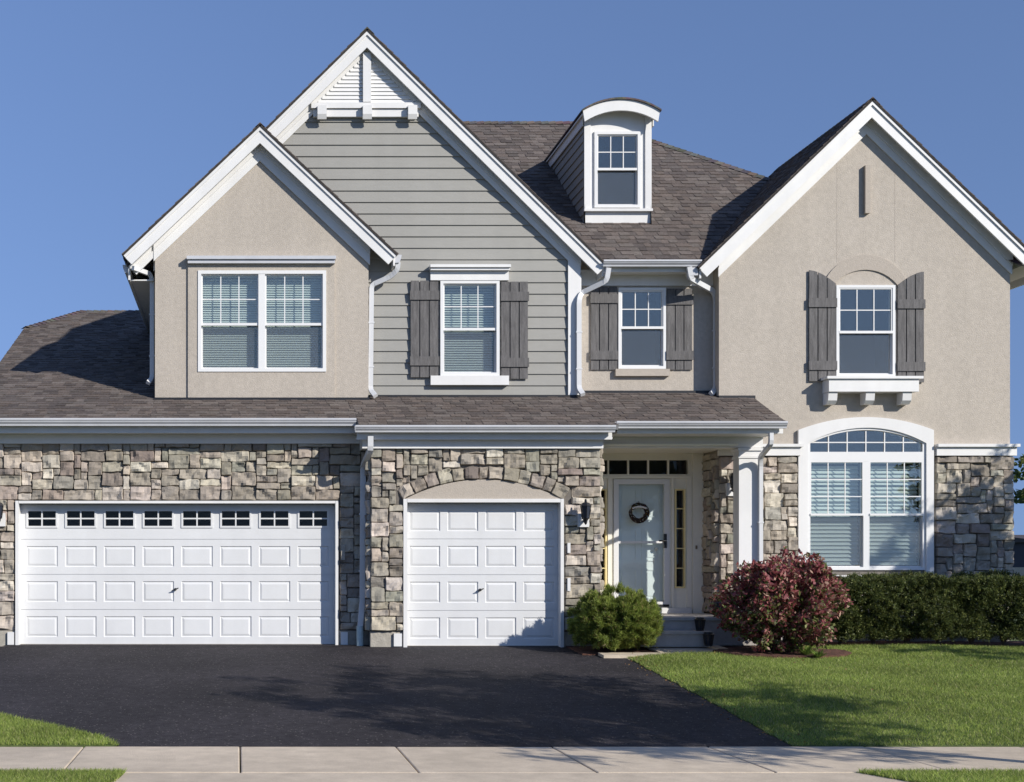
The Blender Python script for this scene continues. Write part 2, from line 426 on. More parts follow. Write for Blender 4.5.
def sheet(name, ys, xl, xr, zf, nx, m, kind='structure', skirt=0):
    mb = MB(); W = nx+1
    for y in ys:
        a, b = xl(y), xr(y)
        for i in range(W): x = a+(b-a)*i/nx; mb.v.append((x, y, zf(x, y)))
    for j in range(len(ys)-1):
        for i in range(nx): q = j*W+i; mb.f.append((q, q+1, q+W+1, q+W)); mb.c.append((.3, .3, .3))
    if skirt:
        ring = list(range(W))+[j*W+nx for j in range(1, len(ys))]+[(len(ys)-1)*W+i for i in range(nx-1, -1, -1)]+[j*W for j in range(len(ys)-2, 0, -1)]
        s0 = len(mb.v)
        for q in ring: x, y, z = mb.v[q]; mb.v.append((x, y, z-skirt))
        for k in range(len(ring)): k2 = (k+1) % len(ring); mb.f.append((ring[k], s0+k, s0+k2, ring[k2])); mb.c.append((.3, .3, .3))
    o = mb.build(name, m, fix=False); o['kind'] = kind; return o
def rng(a, b, s): n = max(1, round((b-a)/s)); return [a+(b-a)*i/n for i in range(n+1)]
gy = [-600, -200, -60, -20, 0, 1.0, 9.0, 10.9, 12.5, 12.55]+rng(12.6, 20, .5)[0:]+[21, 26, 40, 80, 200, 900]
sheet('ground', gy, lambda y: -700, lambda y: 700, lambda x, y: (-.86 if y <= 9.0 else gz(y)-.05) - .006*0, 8, 'turf')
sheet('street', [0.4, 4, 8.62], lambda y: -90, lambda y: 90, lambda x, y: -.80, 6, 'asphalt')
# kerb
mb = MB(); mb.box(-90, -1.6, 8.64, 8.82, -.9, -.60); mb.box(6.3, 90, 8.64, 8.82, -.9, -.60); mb.box(-1.59, 6.29, 8.64, 8.82, -.9, -.76)
struct(mb.build('kerb', 'concrete'))
sheet('driveway', rng(12.565, 20.06, .2), XL, XR, lambda x, y: gz(y)+.012+(.0)*x, 14, 'asphalt', skirt=.05)
rec = sheet('driveway_threshold', [20.06, 20.6], lambda y: -3.7, lambda y: 5.3, lambda x, y: -.024, 4, 'asphalt')
# sidewalk slabs with real joints
mb = MB(); xs = [X(240, 12.55)+1.53*k for k in range(-14, 20)]
for a, b in zip(xs, xs[1:]): mb.box(a+.006, b-.006, 10.97, 12.56, -.70, -.563+.002*math.sin(a*3))
so_ = mb.build('sidewalk', 'concrete'); struct(so_)
bv = so_.modifiers.new('edge', 'BEVEL'); bv.width = .012; bv.segments = 2
# concrete apron between the sidewalk and the street, flaring
mb = MB()
zt = lambda y: -.567 if y > 10 else -.567-(10-y)*.14
AXL = lambda y: lerp([(8.82, -1.75), (9.8, -1.25), (10.5, -1.02), (10.96, -.98)], y)
AXR = lambda y: lerp([(8.82, 6.6), (9.8, 5.95), (10.4, 5.55), (10.96, 5.32)], y)
sheet('driveway_apron', rng(8.83, 10.955, .2), AXL, AXR, lambda x, y: zt(y), 6, 'concrete', skirt=.06)
# walkway from drive to steps
sheet('walkway', rng(18.72, 19.02, .1), lambda y: 5.35, lambda y: 7.45, lambda x, y: gz(y)+.055, 6, 'concrete', skirt=.12)
sheet('walkway', rng(19.03, 19.9, .1), lambda y: 6.28, lambda y: 7.45, lambda x, y: gz(y)+.055, 6, 'concrete', skirt=.12)
sheet('mulch_bed', rng(19.03, 20.0, .1), lambda y: 5.12, lambda y: 6.27, lambda x, y: gz(y)+.03+.02*noise.noise(Vector((x*5, y*5, 0))), 10, 'mulch', skirt=.08)

# lawns
LY = rng(12.575, 19.5, .15)
def lx(y):
    if y < 18.70: return XR(y)+.02
    return lerp([(18.70, XR(18.7)+.02), (18.71, 7.46), (19.2, 8.3), (19.75, 8.8), (20.0, 9.0)], y)
lz = lambda x, y: gz(min(y, 19.9))+bump(x, y)
sheet('lawn', LY, lx, lambda y: 60, lz, 90, 'turf', skirt=.12)
sheet('lawn', rng(12.575, 26, .3), lambda y: -60, lambda y: XL(y)-.02 if y < 20.2 else -4.92, lambda x, y: gz(min(y, 20))+.02, 30, 'turf', skirt=.1)
sheet('lawn', rng(8.83, 10.955, .3), lambda y: -60, lambda y: AXL(y)-.01, lambda x, y: -.56, 12, 'turf', skirt=.1)
sheet('lawn', rng(8.83, 10.955, .3), lambda y: AXR(y)+.01, lambda y: 60, lambda x, y: -.56, 12, 'turf', skirt=.1)
sheet('mulch_bed', rng(18.9, 21.1, .15), lambda y: 7.47 if y < 19.8 else 8.3, lambda y: 14.4, lambda x, y: gz(y)+.035+.02*noise.noise(Vector((x*3, y*3, 0))), 60, 'mulch', skirt=.1)
BEX, BEY = 7.98, 18.78
def bed(x, y): return ((x-BEX)/.98)**2+((y-BEY)/.50)**2
def bw(y): return .98*math.sqrt(max(.02, 1-((y-BEY)/.5)**2))*(1+.03*math.sin(y*31))
sheet('mulch_bed', rng(18.29, 19.27, .07), lambda y: BEX-bw(y), lambda y: BEX+bw(y), lambda x, y: lz(x, y)+.03+.015*noise.noise(Vector((x*9, y*9, 0))), 24, 'mulch', skirt=.1)

# grass blades (uncountable: stuff)
rg = np.random.default_rng(4)
GC = [(.295, .365, .078), (.215, .29, .058), (.38, .43, .125), (.145, .205, .05), (.43, .40, .20)]
def grass(name, pts, zs, h):
    n = len(pts); hh = h*rg.uniform(.55, 1.25, n)
    ln = rg.normal(0, .55, (n, 2)); A = np.stack([ln[:, 0]*hh, ln[:, 1]*hh, hh], 1)
    th = rg.uniform(0, math.pi, n); B = np.stack([np.cos(th), np.sin(th), 0*th], 1)*rg.uniform(.0025, .005, (n, 1))
    Cn = np.stack([pts[:, 0], pts[:, 1], zs-.005], 1)
    k = .82+.36*(.5+.5*np.sin(pts[:, 0]*2.1+np.sin(pts[:, 1]*1.7)*2)*np.sin(pts[:, 1]*2.9+pts[:, 0]))
    col = pal(rg, n, GC, [.34, .27, .17, .16, .06], .28)*k[:, None]
    o = cards(name, 'grass', Cn, A, B, col, tri=True); o['kind'] = 'stuff'; return o
def scatter(n, x0, x1, y0, y1, keep):
    p = np.stack([rg.uniform(x0, x1, n), rg.uniform(y0, y1, n)], 1)
    k = np.array([keep(a, b) for a, b in p]); return p[k]
p = scatter(340000, 5.4, 14.3, 12.58, 19.48, lambda x, y: x > lx(y)-.01 and x < .64*y+1.2 and bed(x, y) > 1.0)
grass('grass', p, np.array([lz(a, b) for a, b in p]), .038)
p = scatter(110000, -5, -.9, 12.58, 15.5, lambda x, y: x < XL(y)+.01 and x > -.19*y-.6)
grass('grass', p, np.array([gz(b)+.02 for a, b in p]), .045)
p = scatter(70000, -9.5, -4.8, 14, 20.8, lambda x, y: x < (XL(y) if y < 20.2 else -4.92)+.01)
grass('grass', p, np.array([gz(b)+.02 for a, b in p]), .045)
p = scatter(52000, -3, -.9, 9.4, 10.98, lambda x, y: x < AXL(y)+.015)
grass('grass', p, np.full(len(p), -.56), .042)
p = scatter(60000, 5.3, 8.6, 9.4, 10.98, lambda x, y: x > AXR(y)-.015)
grass('grass', p, np.full(len(p), -.56), .042)

# ================================================================ HOUSE
H = thing('house', 'two-storey stucco, stone and grey-sided house with three white-trimmed front gables above white garage doors', 'house', (4, 20, 0))
YG1, YG2, YB, YS, YM, YR, YD = 20.43, 20.0, 21.07, 21.22, 21.45, 21.16, 21.80
EB = .42
YE0 = 21.10; ZE0 = Z(262, YE0)
def ZL(y): return 3.40+EB*(y-19.7)       # lower roof plane
def ZM(y): return ZE0+.75*(y-YE0)      # main roof plane
# ---- window openings: (name, x0,x1,z0,z1, Yw)
def R(px0, px1, py0, py1, Y): return (X(px0, Y), X(px1, Y), Z(py1, Y), Z(py0, Y))
W_bay = R(198, 326, 271, 372, YB); W_sid = R(440, 499, 281, 376, YS); W_mid = R(618, 665.5, 288, 369, YM)
W_up = R(836.5, 895.5, 285, 377, YR-.03); W_dor = R(594, 640, 132, 208, 22.42)
W_arch = R(807.5, 926, 437, 570, YR-.04)
D1 = (X(19, YG1), X(335.5, YG1), 0, Z(503.5, YG1)); D2 = (X(406.5, YG2), X(560, YG2), 0, Z(502.5, YG2))
XE = X(704, YD)   # right end of the entry wall
X0R, X1R = X(719, YR), X(1010, YR)

XWL = -4.29
# ---- stone facades: backing walls
mb = MB()
wall(mb, [(XWL, .2), (2.1, .2), (2.1, 3.5), (XWL, 3.5)], [D1], YG1, YG1+.2)
mb.build('garage_wall', 'mortar', H)
mb = MB()
wall(mb, [(2.07, .2), (5.656, .2), (5.656, 3.35), (2.07, 3.35)], [D2], YG2, YG2+.22)
mb.box(2.07, 2.22, YG2+.22, 20.9, .2, 3.3); mb.box(5.45, 5.656, YG2+.22, YD+.2, .2, 3.35)
mb.build('garage_wall', 'mortar', H)
mb = MB()   # foundation
for a, b, y in ((XWL, D1[0]-.05, YG1), (D1[1]+.05, 2.1, YG1), (2.07, D2[0]-.05, YG2), (D2[1]+.05, 5.656, YG2)):
    mb.box(a, b, y-.012, y+.2, -.3, .2)
mb.box(X0R, X1R, YR-.012, YR+.2, -.3, .14); mb.box(X1R-.2, X1R+.012, YR+.2, 32, -.3, .14)
mb.each('foundation', 'foundation', H)
# big arched window hole: strips follow the arch
AW = (W_arch[0]+W_arch[1])/2; AH = (W_arch[1]-W_arch[0])/2
za, sag = Z(443.5, YR), Z(428, YR)-Z(443.5, YR)
holes = [(W_arch[0], W_arch[1], W_arch[2], za)]
pa = arc(AW, AH, za, sag, 12)
for (xa, z_a), (xb, z_b) in zip(pa, pa[1:]): holes.append((xa, xb, za-.001, min(z_a, z_b)+.012))
RC, RS, RZ, RHW = X(872, 20.95), .966, Z(99, 20.95), 2.832
ZCAP = Z(456, YR)
mb = MB()
rt = lambda x: RZ-.16-RS*abs(x-RC)
poly = [(X0R, ZCAP), (X1R, ZCAP), (X1R, rt(X1R)), (RC, rt(RC)), (X0R, rt(X0R))]
slit = R(865.5, 870.5, 165, 213, YR-.07)
wall(mb, poly, [W_up]+holes, YR, YR+.2)
mb.box(X0R, X0R+.2, YR+.2, 22.1, 3.0, 6.35); mb.box(X1R-.2, X1R, YR+.2, 32.0, .15, 6.1)
mb.build('stucco_wall', 'stucco', H, 'upper wall of right gable in beige stucco')
mb = MB()
wall(mb, [(X0R, .1), (X1R, .1), (X1R, ZCAP-.002), (X0R, ZCAP-.002)], [h for h in holes], YR+.003, YR+.2)
mb.box(X0R+.003, X0R+.2, YR+.2, YD+.2, .1, 3.1)
mb.build('stone_backing', 'mortar', H)
# bay
BC, BS, BZ, BHW = X(260, 20.88), .945, Z(124.5, 20.88), 2.227
XB0, XB1 = X(155, YB), X(368.5, YB)
bt = lambda x: BZ-.15-BS*abs(x-BC)
mb = MB()
wall(mb, [(XB0, 3.6), (XB1, 3.6), (XB1, bt(XB1)), (BC, bt(BC)), (XB0, bt(XB0))], [W_bay], YB, YB+.2)
mb.box(XB1-.02, XB1-.002, YB+.2, YS+.05, 3.6, 6.6)
mb.build('stucco_wall', 'stucco', H)
pn = (X(188, YB), X(334.5, YB), 3.6, Z(264, YB))
mb = MB(); wall(mb, [(pn[0], pn[2]), (pn[1], pn[2]), (pn[1], pn[3]), (pn[0], pn[3])], [W_bay], YB-.03, YB-.002); mb.build('stucco_band', 'stucco', H)
# siding gable
GCX, GS, GZ, GHW = X(367, 21.05), .985, Z(29, 21.05), 3.925
XS0, XS1 = -1.36, X(579, YS)
gt = lambda x: GZ-.15-GS*abs(x-GCX)
mb = MB(); sp = [(XS0, 3.6), (XS1, 3.6), (XS1, gt(XS1)), (GCX, gt(GCX)), (XS0, gt(XS0))]
wall(mb, sp, [W_sid], YS+.02, YS+.2); mb.box(XS1-.15, XS1-.003, YS+.2, YM+.1, 3.6, 6.15)
mb.build('sheathing', 'siding', H)
mb = MB(); lap(mb, [(XB1-.05, 3.6), (XS1-.02, 3.6), (XS1-.02, gt(XS1)), (GCX, gt(GCX)), (-1.0, gt(-1.0)), (-1.0, 6.2), (XB1-.05, 6.2)] and
   [[(XB1-.05, 3.6), (XS1-.02, 3.6), (XS1-.02, gt(XS1)), (GCX, gt(GCX)), (XB1-.05, gt(XB1-.05))],
    [(-1.3, 6.2), (XB1-.05, 6.2), (XB1-.05, gt(XB1-.05)), (-1.3, gt(-1.3))]], [W_sid], YS+.02, .19, 3.66)
mb.build('lap_siding', 'siding', H, 'painted grey horizontal lap siding')
# mid wall, body walls
mb = MB()
wall(mb, [(XS1-.2, 3.4), (X0R+.15, 3.4), (X0R+.15, 6.4), (XS1-.2, 6.4)], [W_mid], YM, YM+.2)
mb.build('stucco_wall', 'stucco', H)
mb = MB()
mb.box(-1.39, -1.19, YS+.21, 32, 3.0, 6.25); mb.box(-1.19, X1R-.2, 31.8, 32, 0, 6.25)
mb.box(XWL, XWL+.15, YG1+.2, 34.9, .0, 3.5); mb.box(XWL+.15, X1R-.3, 34.7, 34.9, 0, 3.4)
mb.solid([(XWL, YG1+.1, 3.5), (XWL, 34.9, 3.5), (XWL, 29.1, 5.8), (XWL, 26.3, 5.8)], (.2, 0, 0))
mb.build('body_wall', 'stucco', H)

# ---- stone veneer
ycen = Z(499, YG2)
AXC = (X(403, YG2)+X(563, YG2))/2; AHF = (X(561, YG2)-X(405, YG2))/2; ASG = Z(479.5, YG2)-Z(499, YG2)
RA = (AHF**2+ASG**2)/(2*ASG); ZA0 = ycen+ASG-RA; TV = .205
def hit(r, u0, u1, a, b): return u1 > r[0] and u0 < r[1] and b > r[2] and a < r[3]
mb = MB(); o1 = (X(16, YG1), X(338, YG1), 0, Z(501, YG1))
stones(mb, (XWL, YG1, 0), (1, 0, 0), (0, -1, 0), 2.07-XWL, .22, 3.23, lambda a, b, c, d: hit(o1, a+XWL, b+XWL, c, d), 3)
mb.build('stone_veneer', 'stone', H, fix=False)
mb = MB(); o2 = (X(403, YG2), X(563, YG2), 0, Z(499, YG2))
def blk(a, b, c, d):
    a += 2.07; b += 2.07
    if hit(o2, a, b, c, d): return True
    for x in (a, (a+b)/2, b):
        for z in (c, d):
            if z > ycen-.06 and math.hypot(x-AXC, z-ZA0) < RA+TV-.015 and abs(x-AXC) < AHF+.12: return True
    return False
stones(mb, (2.07, YG2, 0), (1, 0, 0), (0, -1, 0), 3.586, .22, 3.09, blk, 11)
nv = 13; a0 = math.asin((AHF+.03)/RA); rv = random.Random(5)
cuts = [-a0+2*a0*i/nv+(rv.uniform(-.012, .012) if 0 < i < nv else 0) for i in range(nv+1)]
for a, b in zip(cuts, cuts[1:]):
    tt = TV+rv.uniform(-.02, .02)
    one_stone(mb, Vector((0, YG2, 0)), Vector((1, 0, 0)), Vector((0, -1, 0)), a*RA, b*RA, 0.004, tt, rv, 1.15,
              shape=lambda u, z: (AXC+(RA+z)*math.sin(u/RA), ZA0+(RA+z)*math.cos(u/RA)))
stones(mb, (2.07, YG1, 0), (0, -1, 0), (-1, 0, 0), YG1-YG2, .22, 3.05, lambda a, b, c, d: False, 21)
stones(mb, (5.656, 20.0, 0), (0, 1, 0), (1, 0, 0), YD-YG2, .46, 3.09, lambda a, b, c, d: False, 22)
mb.build('stone_veneer', 'stone', H, fix=False)
mb = MB(); o3 = R(799, 934, 428, 575, YR)
stones(mb, (X0R, YR, 0), (1, 0, 0), (0, -1, 0), X1R-X0R+.04, .16, ZCAP-.01, lambda a, b, c, d: hit(o3, a+X0R, b+X0R, c, d), 8)
stones(mb, (X0R, YD, 0), (0, -1, 0), (-1, 0, 0), YD-YR, .46, 3.12, lambda a, b, c, d: False, 9)
stones(mb, (X1R, YR, 0), (0, 1, 0), (1, 0, 0), 3.0, .16, ZCAP-.01, lambda a, b, c, d: False, 10)
mb.build('stone_veneer', 'stone', H, fix=False)
# stucco infill above the single garage door
mb = MB(); pa2 = arc(AXC, AHF-.01, ycen+.002, ASG-.005, 20); mb.xz(pa2, YG2-.035, YG2-.002); mb.build('arch_infill', 'stucco_band', H)
# cap band
mb = MB()
for a, b in ((X0R-.03, X(799, YR)-.002), (X(934.5, YR), X1R+.07)):
    mb.box(a, b, YR-.075, YR-.001, ZCAP+.002, Z(447.5, YR)); mb.box(a-.0, b+.03, YR-.12, YR-.001, Z(447.5, YR)+.002, Z(444.5, YR))
mb.box(X1R+.001, X1R+.07, YR, 24, ZCAP+.002, Z(447.5, YR))
mb.each('cap_band', 'white', H)

# ================================================================ ROOFS
def gable(cx, hw, zr, s, yf, yb, seed, th=.10, rake=.25):
    """front gable roof: shingled slopes, white soffit, rake boards with crown strip"""
    r = MB(); so2 = MB(); up = .0
    for sg in (-1, 1):
        q = [(cx, yf-.03, zr), (cx+sg*(hw+.02), yf-.03, zr-s*(hw+.02)), (cx+sg*(hw+.02), yb, zr-s*(hw+.02)), (cx, yb, zr)]
        shingles(r, q, seed+sg, .15)
        n = Vector((sg*s, 0, 1)).normalized()
        r.solid([Vector(p)-n*.002 for p in q], -n*.028, (.05, .045, .042))
        q2 = [(cx, yf+.034, zr), (cx+sg*hw, yf+.034, zr-s*hw), (cx+sg*hw, yb, zr-s*hw), (cx, yb, zr)]
        so2.solid([Vector(p)-n*.032 for p in q2], -n*(th-.03))
    # ridge caps
    y = yf-.03; rd = random.Random(seed)
    while y < yb:
        c = tuple(v*rd.uniform(.85, 1.2) for v in rd.choice(SHP))
        for sg in (-1, 1):
            r.face([(cx, y, zr+.03), (cx+sg*.12, y, zr-.12*s+.028), (cx+sg*.12, y+.16, zr-.12*s+.02), (cx, y+.16, zr+.02)], c)
            r.face([(cx, y, zr+.03), (cx+sg*.12, y, zr-.12*s+.028), (cx+sg*.12, y, zr-.12*s+.005), (cx, y, zr+.005)], c)
        y += .15
    ro = r.build('gable_roof', 'shingle', H, fix=False)
    so2.build('soffit', 'white', ro)
    k = MB(); L = math.hypot(1, s)
    for sg in (-1, 1):
        def band(a, b, y0, y1, ext=0):
            # band between vertical offsets a (upper) and b (lower) below the roof line, ends cut square to the slope
            e = hw+ext
            pts = [(cx, zr-a), (cx+sg*e, zr-s*e-a), (cx+sg*(e-(b-a)*s/L/L), zr-s*(e-(b-a)*s/L/L)-b), (cx, zr-b)]
            k.xz(pts, y0, y1)
        band(.035, .30, yf, yf+.032); band(.033, .10, yf-.022, yf-.002)
    k.build('rake_board', 'white', ro)
    return ro
def frieze(cx, zr, s, x0, x1, yw, a, b, m='white'):
    k = MB()
    for sg, xe in ((-1, x0), (1, x1)):
        d = abs(xe-cx)+.0
        k.xz([(cx, zr-a), (xe, zr-s*d-a), (xe, zr-s*d-b), (cx, zr-b)], yw-.03, yw-.002)
        k.xz([(cx, zr-a), (xe, zr-s*d-a), (xe, zr-s*d-a-.22), (cx, zr-a-.22)], yw-.052, yw-.031)
    k.each('frieze_board', m, H)
r1 = gable(GCX, GHW, GZ, GS, 21.05, 27.9, 10)
r2 = gable(BC, BHW, BZ, BS, 20.88, 25.7, 20)
r3 = gable(RC, RHW, RZ, RS, 20.95, 24.65, 30)
frieze(GCX, GZ, GS, -1.4, XS1+.02, YS, .14, .48)
frieze(BC, BZ, BS, XB0-.02, XB1+.02, YB, .14, .54)
frieze(RC, RZ, RS, X0R-.02, X1R+.02, YR, .14, .51)
# short fascias closing the gable eaves at their feet
for xc, hw, zr, s_, sg, yf, yw in ((GCX, GHW, GZ, GS, 1, 21.05, YM+.1), (BC, BHW, BZ, BS, 1, 20.88, YS), (RC, RHW, RZ, RS, 1, 20.95, 31.2), (RC, RHW, RZ, RS, -1, 20.95, YM+.05)):
    mb = MB(); xo = xc+sg*(hw-.02); zz = zr-s_*hw
    mb.solid([(xo, yf+.036, zz-.03), (xo, yf+.036, zz-.19), (xo-sg*.03, yf+.036, zz-.19), (xo-sg*.03, yf+.036, zz-.03+.02)], (0, yw-yf-.04, 0)); mb.each('fascia', 'white', H)
# fascia + soffit down the left eave
mb = MB(); xe = GCX-GHW; ze = GZ-GS*GHW
mb.box(xe-.0, xe+.03, 21.05, 31.6, ze-.26, ze-.06); mb.box(xe+.032, -1.40, 21.2, 31.6, ze-.24, ze-.22)
mb.each('soffit', 'white', H)
# main hip roof
YRI = 26.83; XRr = X(598, YRI); ZRr = ZM(YRI); XLr = 4.0; XEa, XEb = -1.84, 12.92; YF = YE0-.05; YBk = 2*YRI-YF; zf = ZM(YF)
rm = MB()
def toM(p): return (p[0], p[1], ZM(p[1]))
base = [(XEa, YF), (XEb, YF), (XRr, YRI), (XLr, YRI)]
# visible parts of the front plane, clipped where the gables stand above it
def zclip(poly, zr, s, cx, sg):   # keep ZM(y) >= zr - s*sg*(x-cx) - .06
    return clip(poly, s*sg, .75, ZE0-.75*YE0-zr-s*sg*cx+.06)
pc = clip(clip(base, 1, 0, -GCX), -1, 0, RC); pc = zclip(pc, GZ, GS, GCX, 1); pc = zclip(pc, RZ, RS, RC, -1)
pr = clip(base, 1, 0, -RC); pr = zclip(pr, RZ, RS, RC, 1)
pl = clip(base, -1, 0, GCX); pl = zclip(pl, GZ, GS, GCX, -1)
for i, p in enumerate((pc, pr, pl)):
    if p: shingles(rm, [toM(q) for q in p], 50+i, .165); slab(rm, [toM(q) for q in p], .05)
hipR = [(XEb, YF, zf), (XEb, YBk, zf), (XRr, YRI, ZRr)]; hipL = [(XEa, YBk, zf), (XEa, 25.7, zf), (XLr, YRI, ZRr)]
shingles(rm, hipR, 60); slab(rm, hipR, .05); shingles(rm, hipL, 61)
bk = [(XEb, YBk, zf), (XEa, YBk, zf), (XLr, YRI, ZRr), (XRr, YRI, ZRr)]; shingles(rm, bk, 62); slab(rm, bk, .05)
# hip and ridge caps
def caps(mb, a, b, n1, w_=.13, seed=1):
    a, b = Vector(a), Vector(b); d = (b-a); L = d.length; d.normalize(); rd = random.Random(seed)
    side = d.cross(Vector((0, 0, 1))).normalized(); t = 0
    while t < L:
        p = a+d*t; q = a+d*min(L, t+.17); c = tuple(v*rd.uniform(.8, 1.15) for v in rd.choice(SHP))
        for sg in (-1, 1):
            o_ = side*sg*w_-Vector((0, 0, w_*n1))
            mb.face([p+Vector((0, 0, .04)), p+o_+Vector((0, 0, .04)), q+o_+Vector((0, 0, .025)), q+Vector((0, 0, .025))], c)
        t += .15
caps(rm, (XEb, YF, zf), (XRr, YRI, ZRr), .55, seed=3); caps(rm, (XRr, YRI, ZRr), (XLr, YRI, ZRr), .75, seed=4)
rmain = rm.build('main_roof', 'shingle', H, fix=False)
# lower garage and porch roof
rl = MB()
def toL(x, y): return (x, y, ZL(y))
YRg = 27.7; XJ = X(80, YRg); XLe = -4.36; yj = 26.16; XW = -1.37
L1 = [toL(XLe, 20.0), toL(XW, 20.0), toL(XW, YRg), toL(XJ, YRg), toL(XLe, yj)]
L2 = [toL(XW, 20.0), toL(1.86, 20.0), toL(1.86, 21.6), toL(XW, 21.6)]
L3 = [toL(1.86, 19.7), toL(5.86, 19.7), toL(5.86, 21.6), toL(1.86, 21.6)]
XH = X(786, 19.85); XH2 = X(753, YR)
L4 = [toL(5.86, 19.85), toL(XH, 19.85), toL(XH2, YR+.02), toL(XH2, 21.6), toL(5.86, 21.6)]
for i, p in enumerate((L1, L2, L3, L4)): shingles(rl, p, 80+i, .145); slab(rl, p, .07)
yb2 = 2*YRg-20.0; zb = ZL(20.0)
bkp = [(XLe, yb2, zb), (XLe, 2*YRg-yj, ZL(yj)), (XJ, YRg, ZL(YRg)), (XW, YRg, ZL(YRg)), (XW, yb2, zb)]
shingles(rl, bkp, 90); slab(rl, bkp, .07)
jk = [(XLe-.02, yj, ZL(yj)), (XLe-.02, 2*YRg-yj, ZL(yj)), (XJ, YRg, ZL(YRg))]; shingles(rl, jk, 91)
side = [(XH, 19.85, ZL(19.85)), (XH2+.02, YR, ZL(YR)), (XH-.02, YR, ZL(19.85))]; rl.solid(side, (0, 0, -.05), (.09, .08, .075))
caps(rl, (XLe+.02, yj-.02, ZL(yj)), (XJ, YRg, ZL(YRg)), .4, seed=8); caps(rl, (XJ, YRg, ZL(YRg)), (XW, YRg, ZL(YRg)), .66, seed=9)
rlow = rl.build('lower_roof', 'shingle', H, fix=False)
# left rake of lower roof
mb = MB()
for a, b in (((XLe, 20.0, ZL(20.0)-.03), (XLe, yj, ZL(yj)-.03)),):
    mb.solid([a, b, (b[0], b[1], b[2]-.2), (a[0], a[1], a[2]-.2)], (.03, 0, 0))
mb.build('rake_board', 'white', rlow)

# ---- gutters: K profile swept along X
def gutter(x0, x1, yf, zt_, h=.155, d=.12, name='gutter'):
    """front face at yf, top at zt_"""
    mb = MB()
    prof = [(yf, 0), (yf, -.028), (yf+.012, -.036), (yf+.018, -h*.5), (yf+.045, -h*.78), (yf+.05, -h), (yf+d, -h), (yf+d, -.0), (yf+d-.006, 0), (yf+d-.006, -h+.02), (yf+.056, -h+.02), (yf+.03, -h*.5), (yf+.02, -.02), (yf+.02, 0)]
    mb.solid([(x0, y, zt_+z) for y, z in prof], (x1-x0, 0, 0))
    return mb.build(name, 'gutter', H)
gutter(XLe-.02, X(356, 19.96), 19.89, Z(418, 19.89), .115)
gutter(X(355.5, 19.6), X(616, 19.6), 19.595, Z(425, 19.6), .105)
gutter(X(617, 19.7), X(788, 19.7), 19.70, Z(421, 19.70), .105)
gutter(X(604, 20.95), X(702, 20.95), 20.95, Z(259.5, 20.95), .10)
# fascia boards, soffits and friezes beneath
mb = MB()
mb.box(XLe, X(356, 20.07), 20.07, 20.10, Z(433, 20.07), Z(420, 20.07)); mb.box(XLe, 1.9, 20.102, YG1-.06, Z(432.5, 20.1), Z(432.5, 20.1)+.02)
mb.box(X(357, 19.78), X(612, 19.78), 19.775, 19.805, Z(439.5, 19.78), Z(427, 19.78)); mb.box(X(357, 19.78), X(613, 19.78), 19.807, YG2-.05, Z(438.5, 19.8), Z(438.5, 19.8)+.02)
mb.box(X(617, 19.88), X(783, 19.88), 19.875, 19.90, Z(433.5, 19.88), Z(421, 19.88)); mb.box(X(617, 19.88), X(781, 19.88), 19.902, YR-.13, Z(433, 19.87), Z(433, 19.87)+.02)
mb.box(X(606, 21.12), X(700, 21.12), 21.11, 21.135, Z(272, 21.12), Z(262, 21.12)); mb.box(X(606, 21.12), X(706, 21.12), 21.137, YM-.0, Z(271, 21.15), Z(271, 21.15)+.02)
mb.each('fascia', 'white', H)
mb = MB()
mb.box(XWL-.05, 1.93, YG1-.105, YG1-.003, Z(443.5, YG1-.1), Z(431, YG1)); mb.box(1.93, X(601.5, YG2), YG2-.105, YG2-.003, Z(448.5, YG2-.08), Z(437, YG2))
mb.box(1.93, 2.07, YG2-.103, YG1-.11, Z(448.5, YG2-.08)+.002, Z(437, YG2)-.001)
mb.box(X(580, YM), X(716, YM), YM-.03, YM-.002, Z(286, YM), Z(273, YM)+.05)
mb.each('frieze_board', 'white', H)
# corner board at right of siding
mb = MB(); mb.box(X(568, YS-.02), XS1+.01, YS-.035, YS-.0, 3.6, gt(XS1)+.05); mb.box(XS1+.0, XS1+.03, YS-.033, YM+.0, 3.6, 6.05); mb.each('corner_board', 'white', H)
# flashing where walls meet the lower roof
mb = MB()
for a, b, y in ((XB0-.01, XB1+.01, YB-.04), (XB1, XS1+.02, YS-.04), (XS1+.03, X0R, YM-.015), (X0R-.01, XH2+.03, YR-.015)):
    mb.box(a, b, y-.01, y+.02, ZL(y)-.02, ZL(y)+.045)
mb.each('flashing', 'black', H)

# ---- big gable louvre and brackets
yw = YS
mb = MB(); z0, z1 = Z(104, yw), Z(57, yw); n = 12
lim = lambda z: (GZ-.33-z)/GS
for i in range(n):
    za_ = z0+(z1-z0)*i/n; zb_ = za_+(z1-z0)/n*.93; h_ = max(.02, lim(zb_))
    mb.solid([(GCX-h_, yw-.05, za_), (GCX+h_, yw-.05, za_), (GCX+h_, yw-.035, zb_), (GCX-h_, yw-.035, zb_)], (0, .018, 0))
mb.xz([(GCX-lim(z0), z0), (GCX+lim(z0), z0), (GCX, z0+lim(z0)*GS)], yw-.028, yw+.0)
lv = mb.build('gable_louvre', 'white', H)
mb = MB(); mb.box(X(362.5, yw), X(370.5, yw), yw-.10, yw-.052, Z(104, yw), GZ-.36)
mb.box(X(313, yw), X(418, yw), yw-.065, yw-.002, Z(118, yw), Z(110.5, yw)); mb.box(X(311, yw), X(420, yw), yw-.095, yw-.002, Z(110, yw), Z(104.5, yw))
mb.each('cross_beam', 'white', lv)
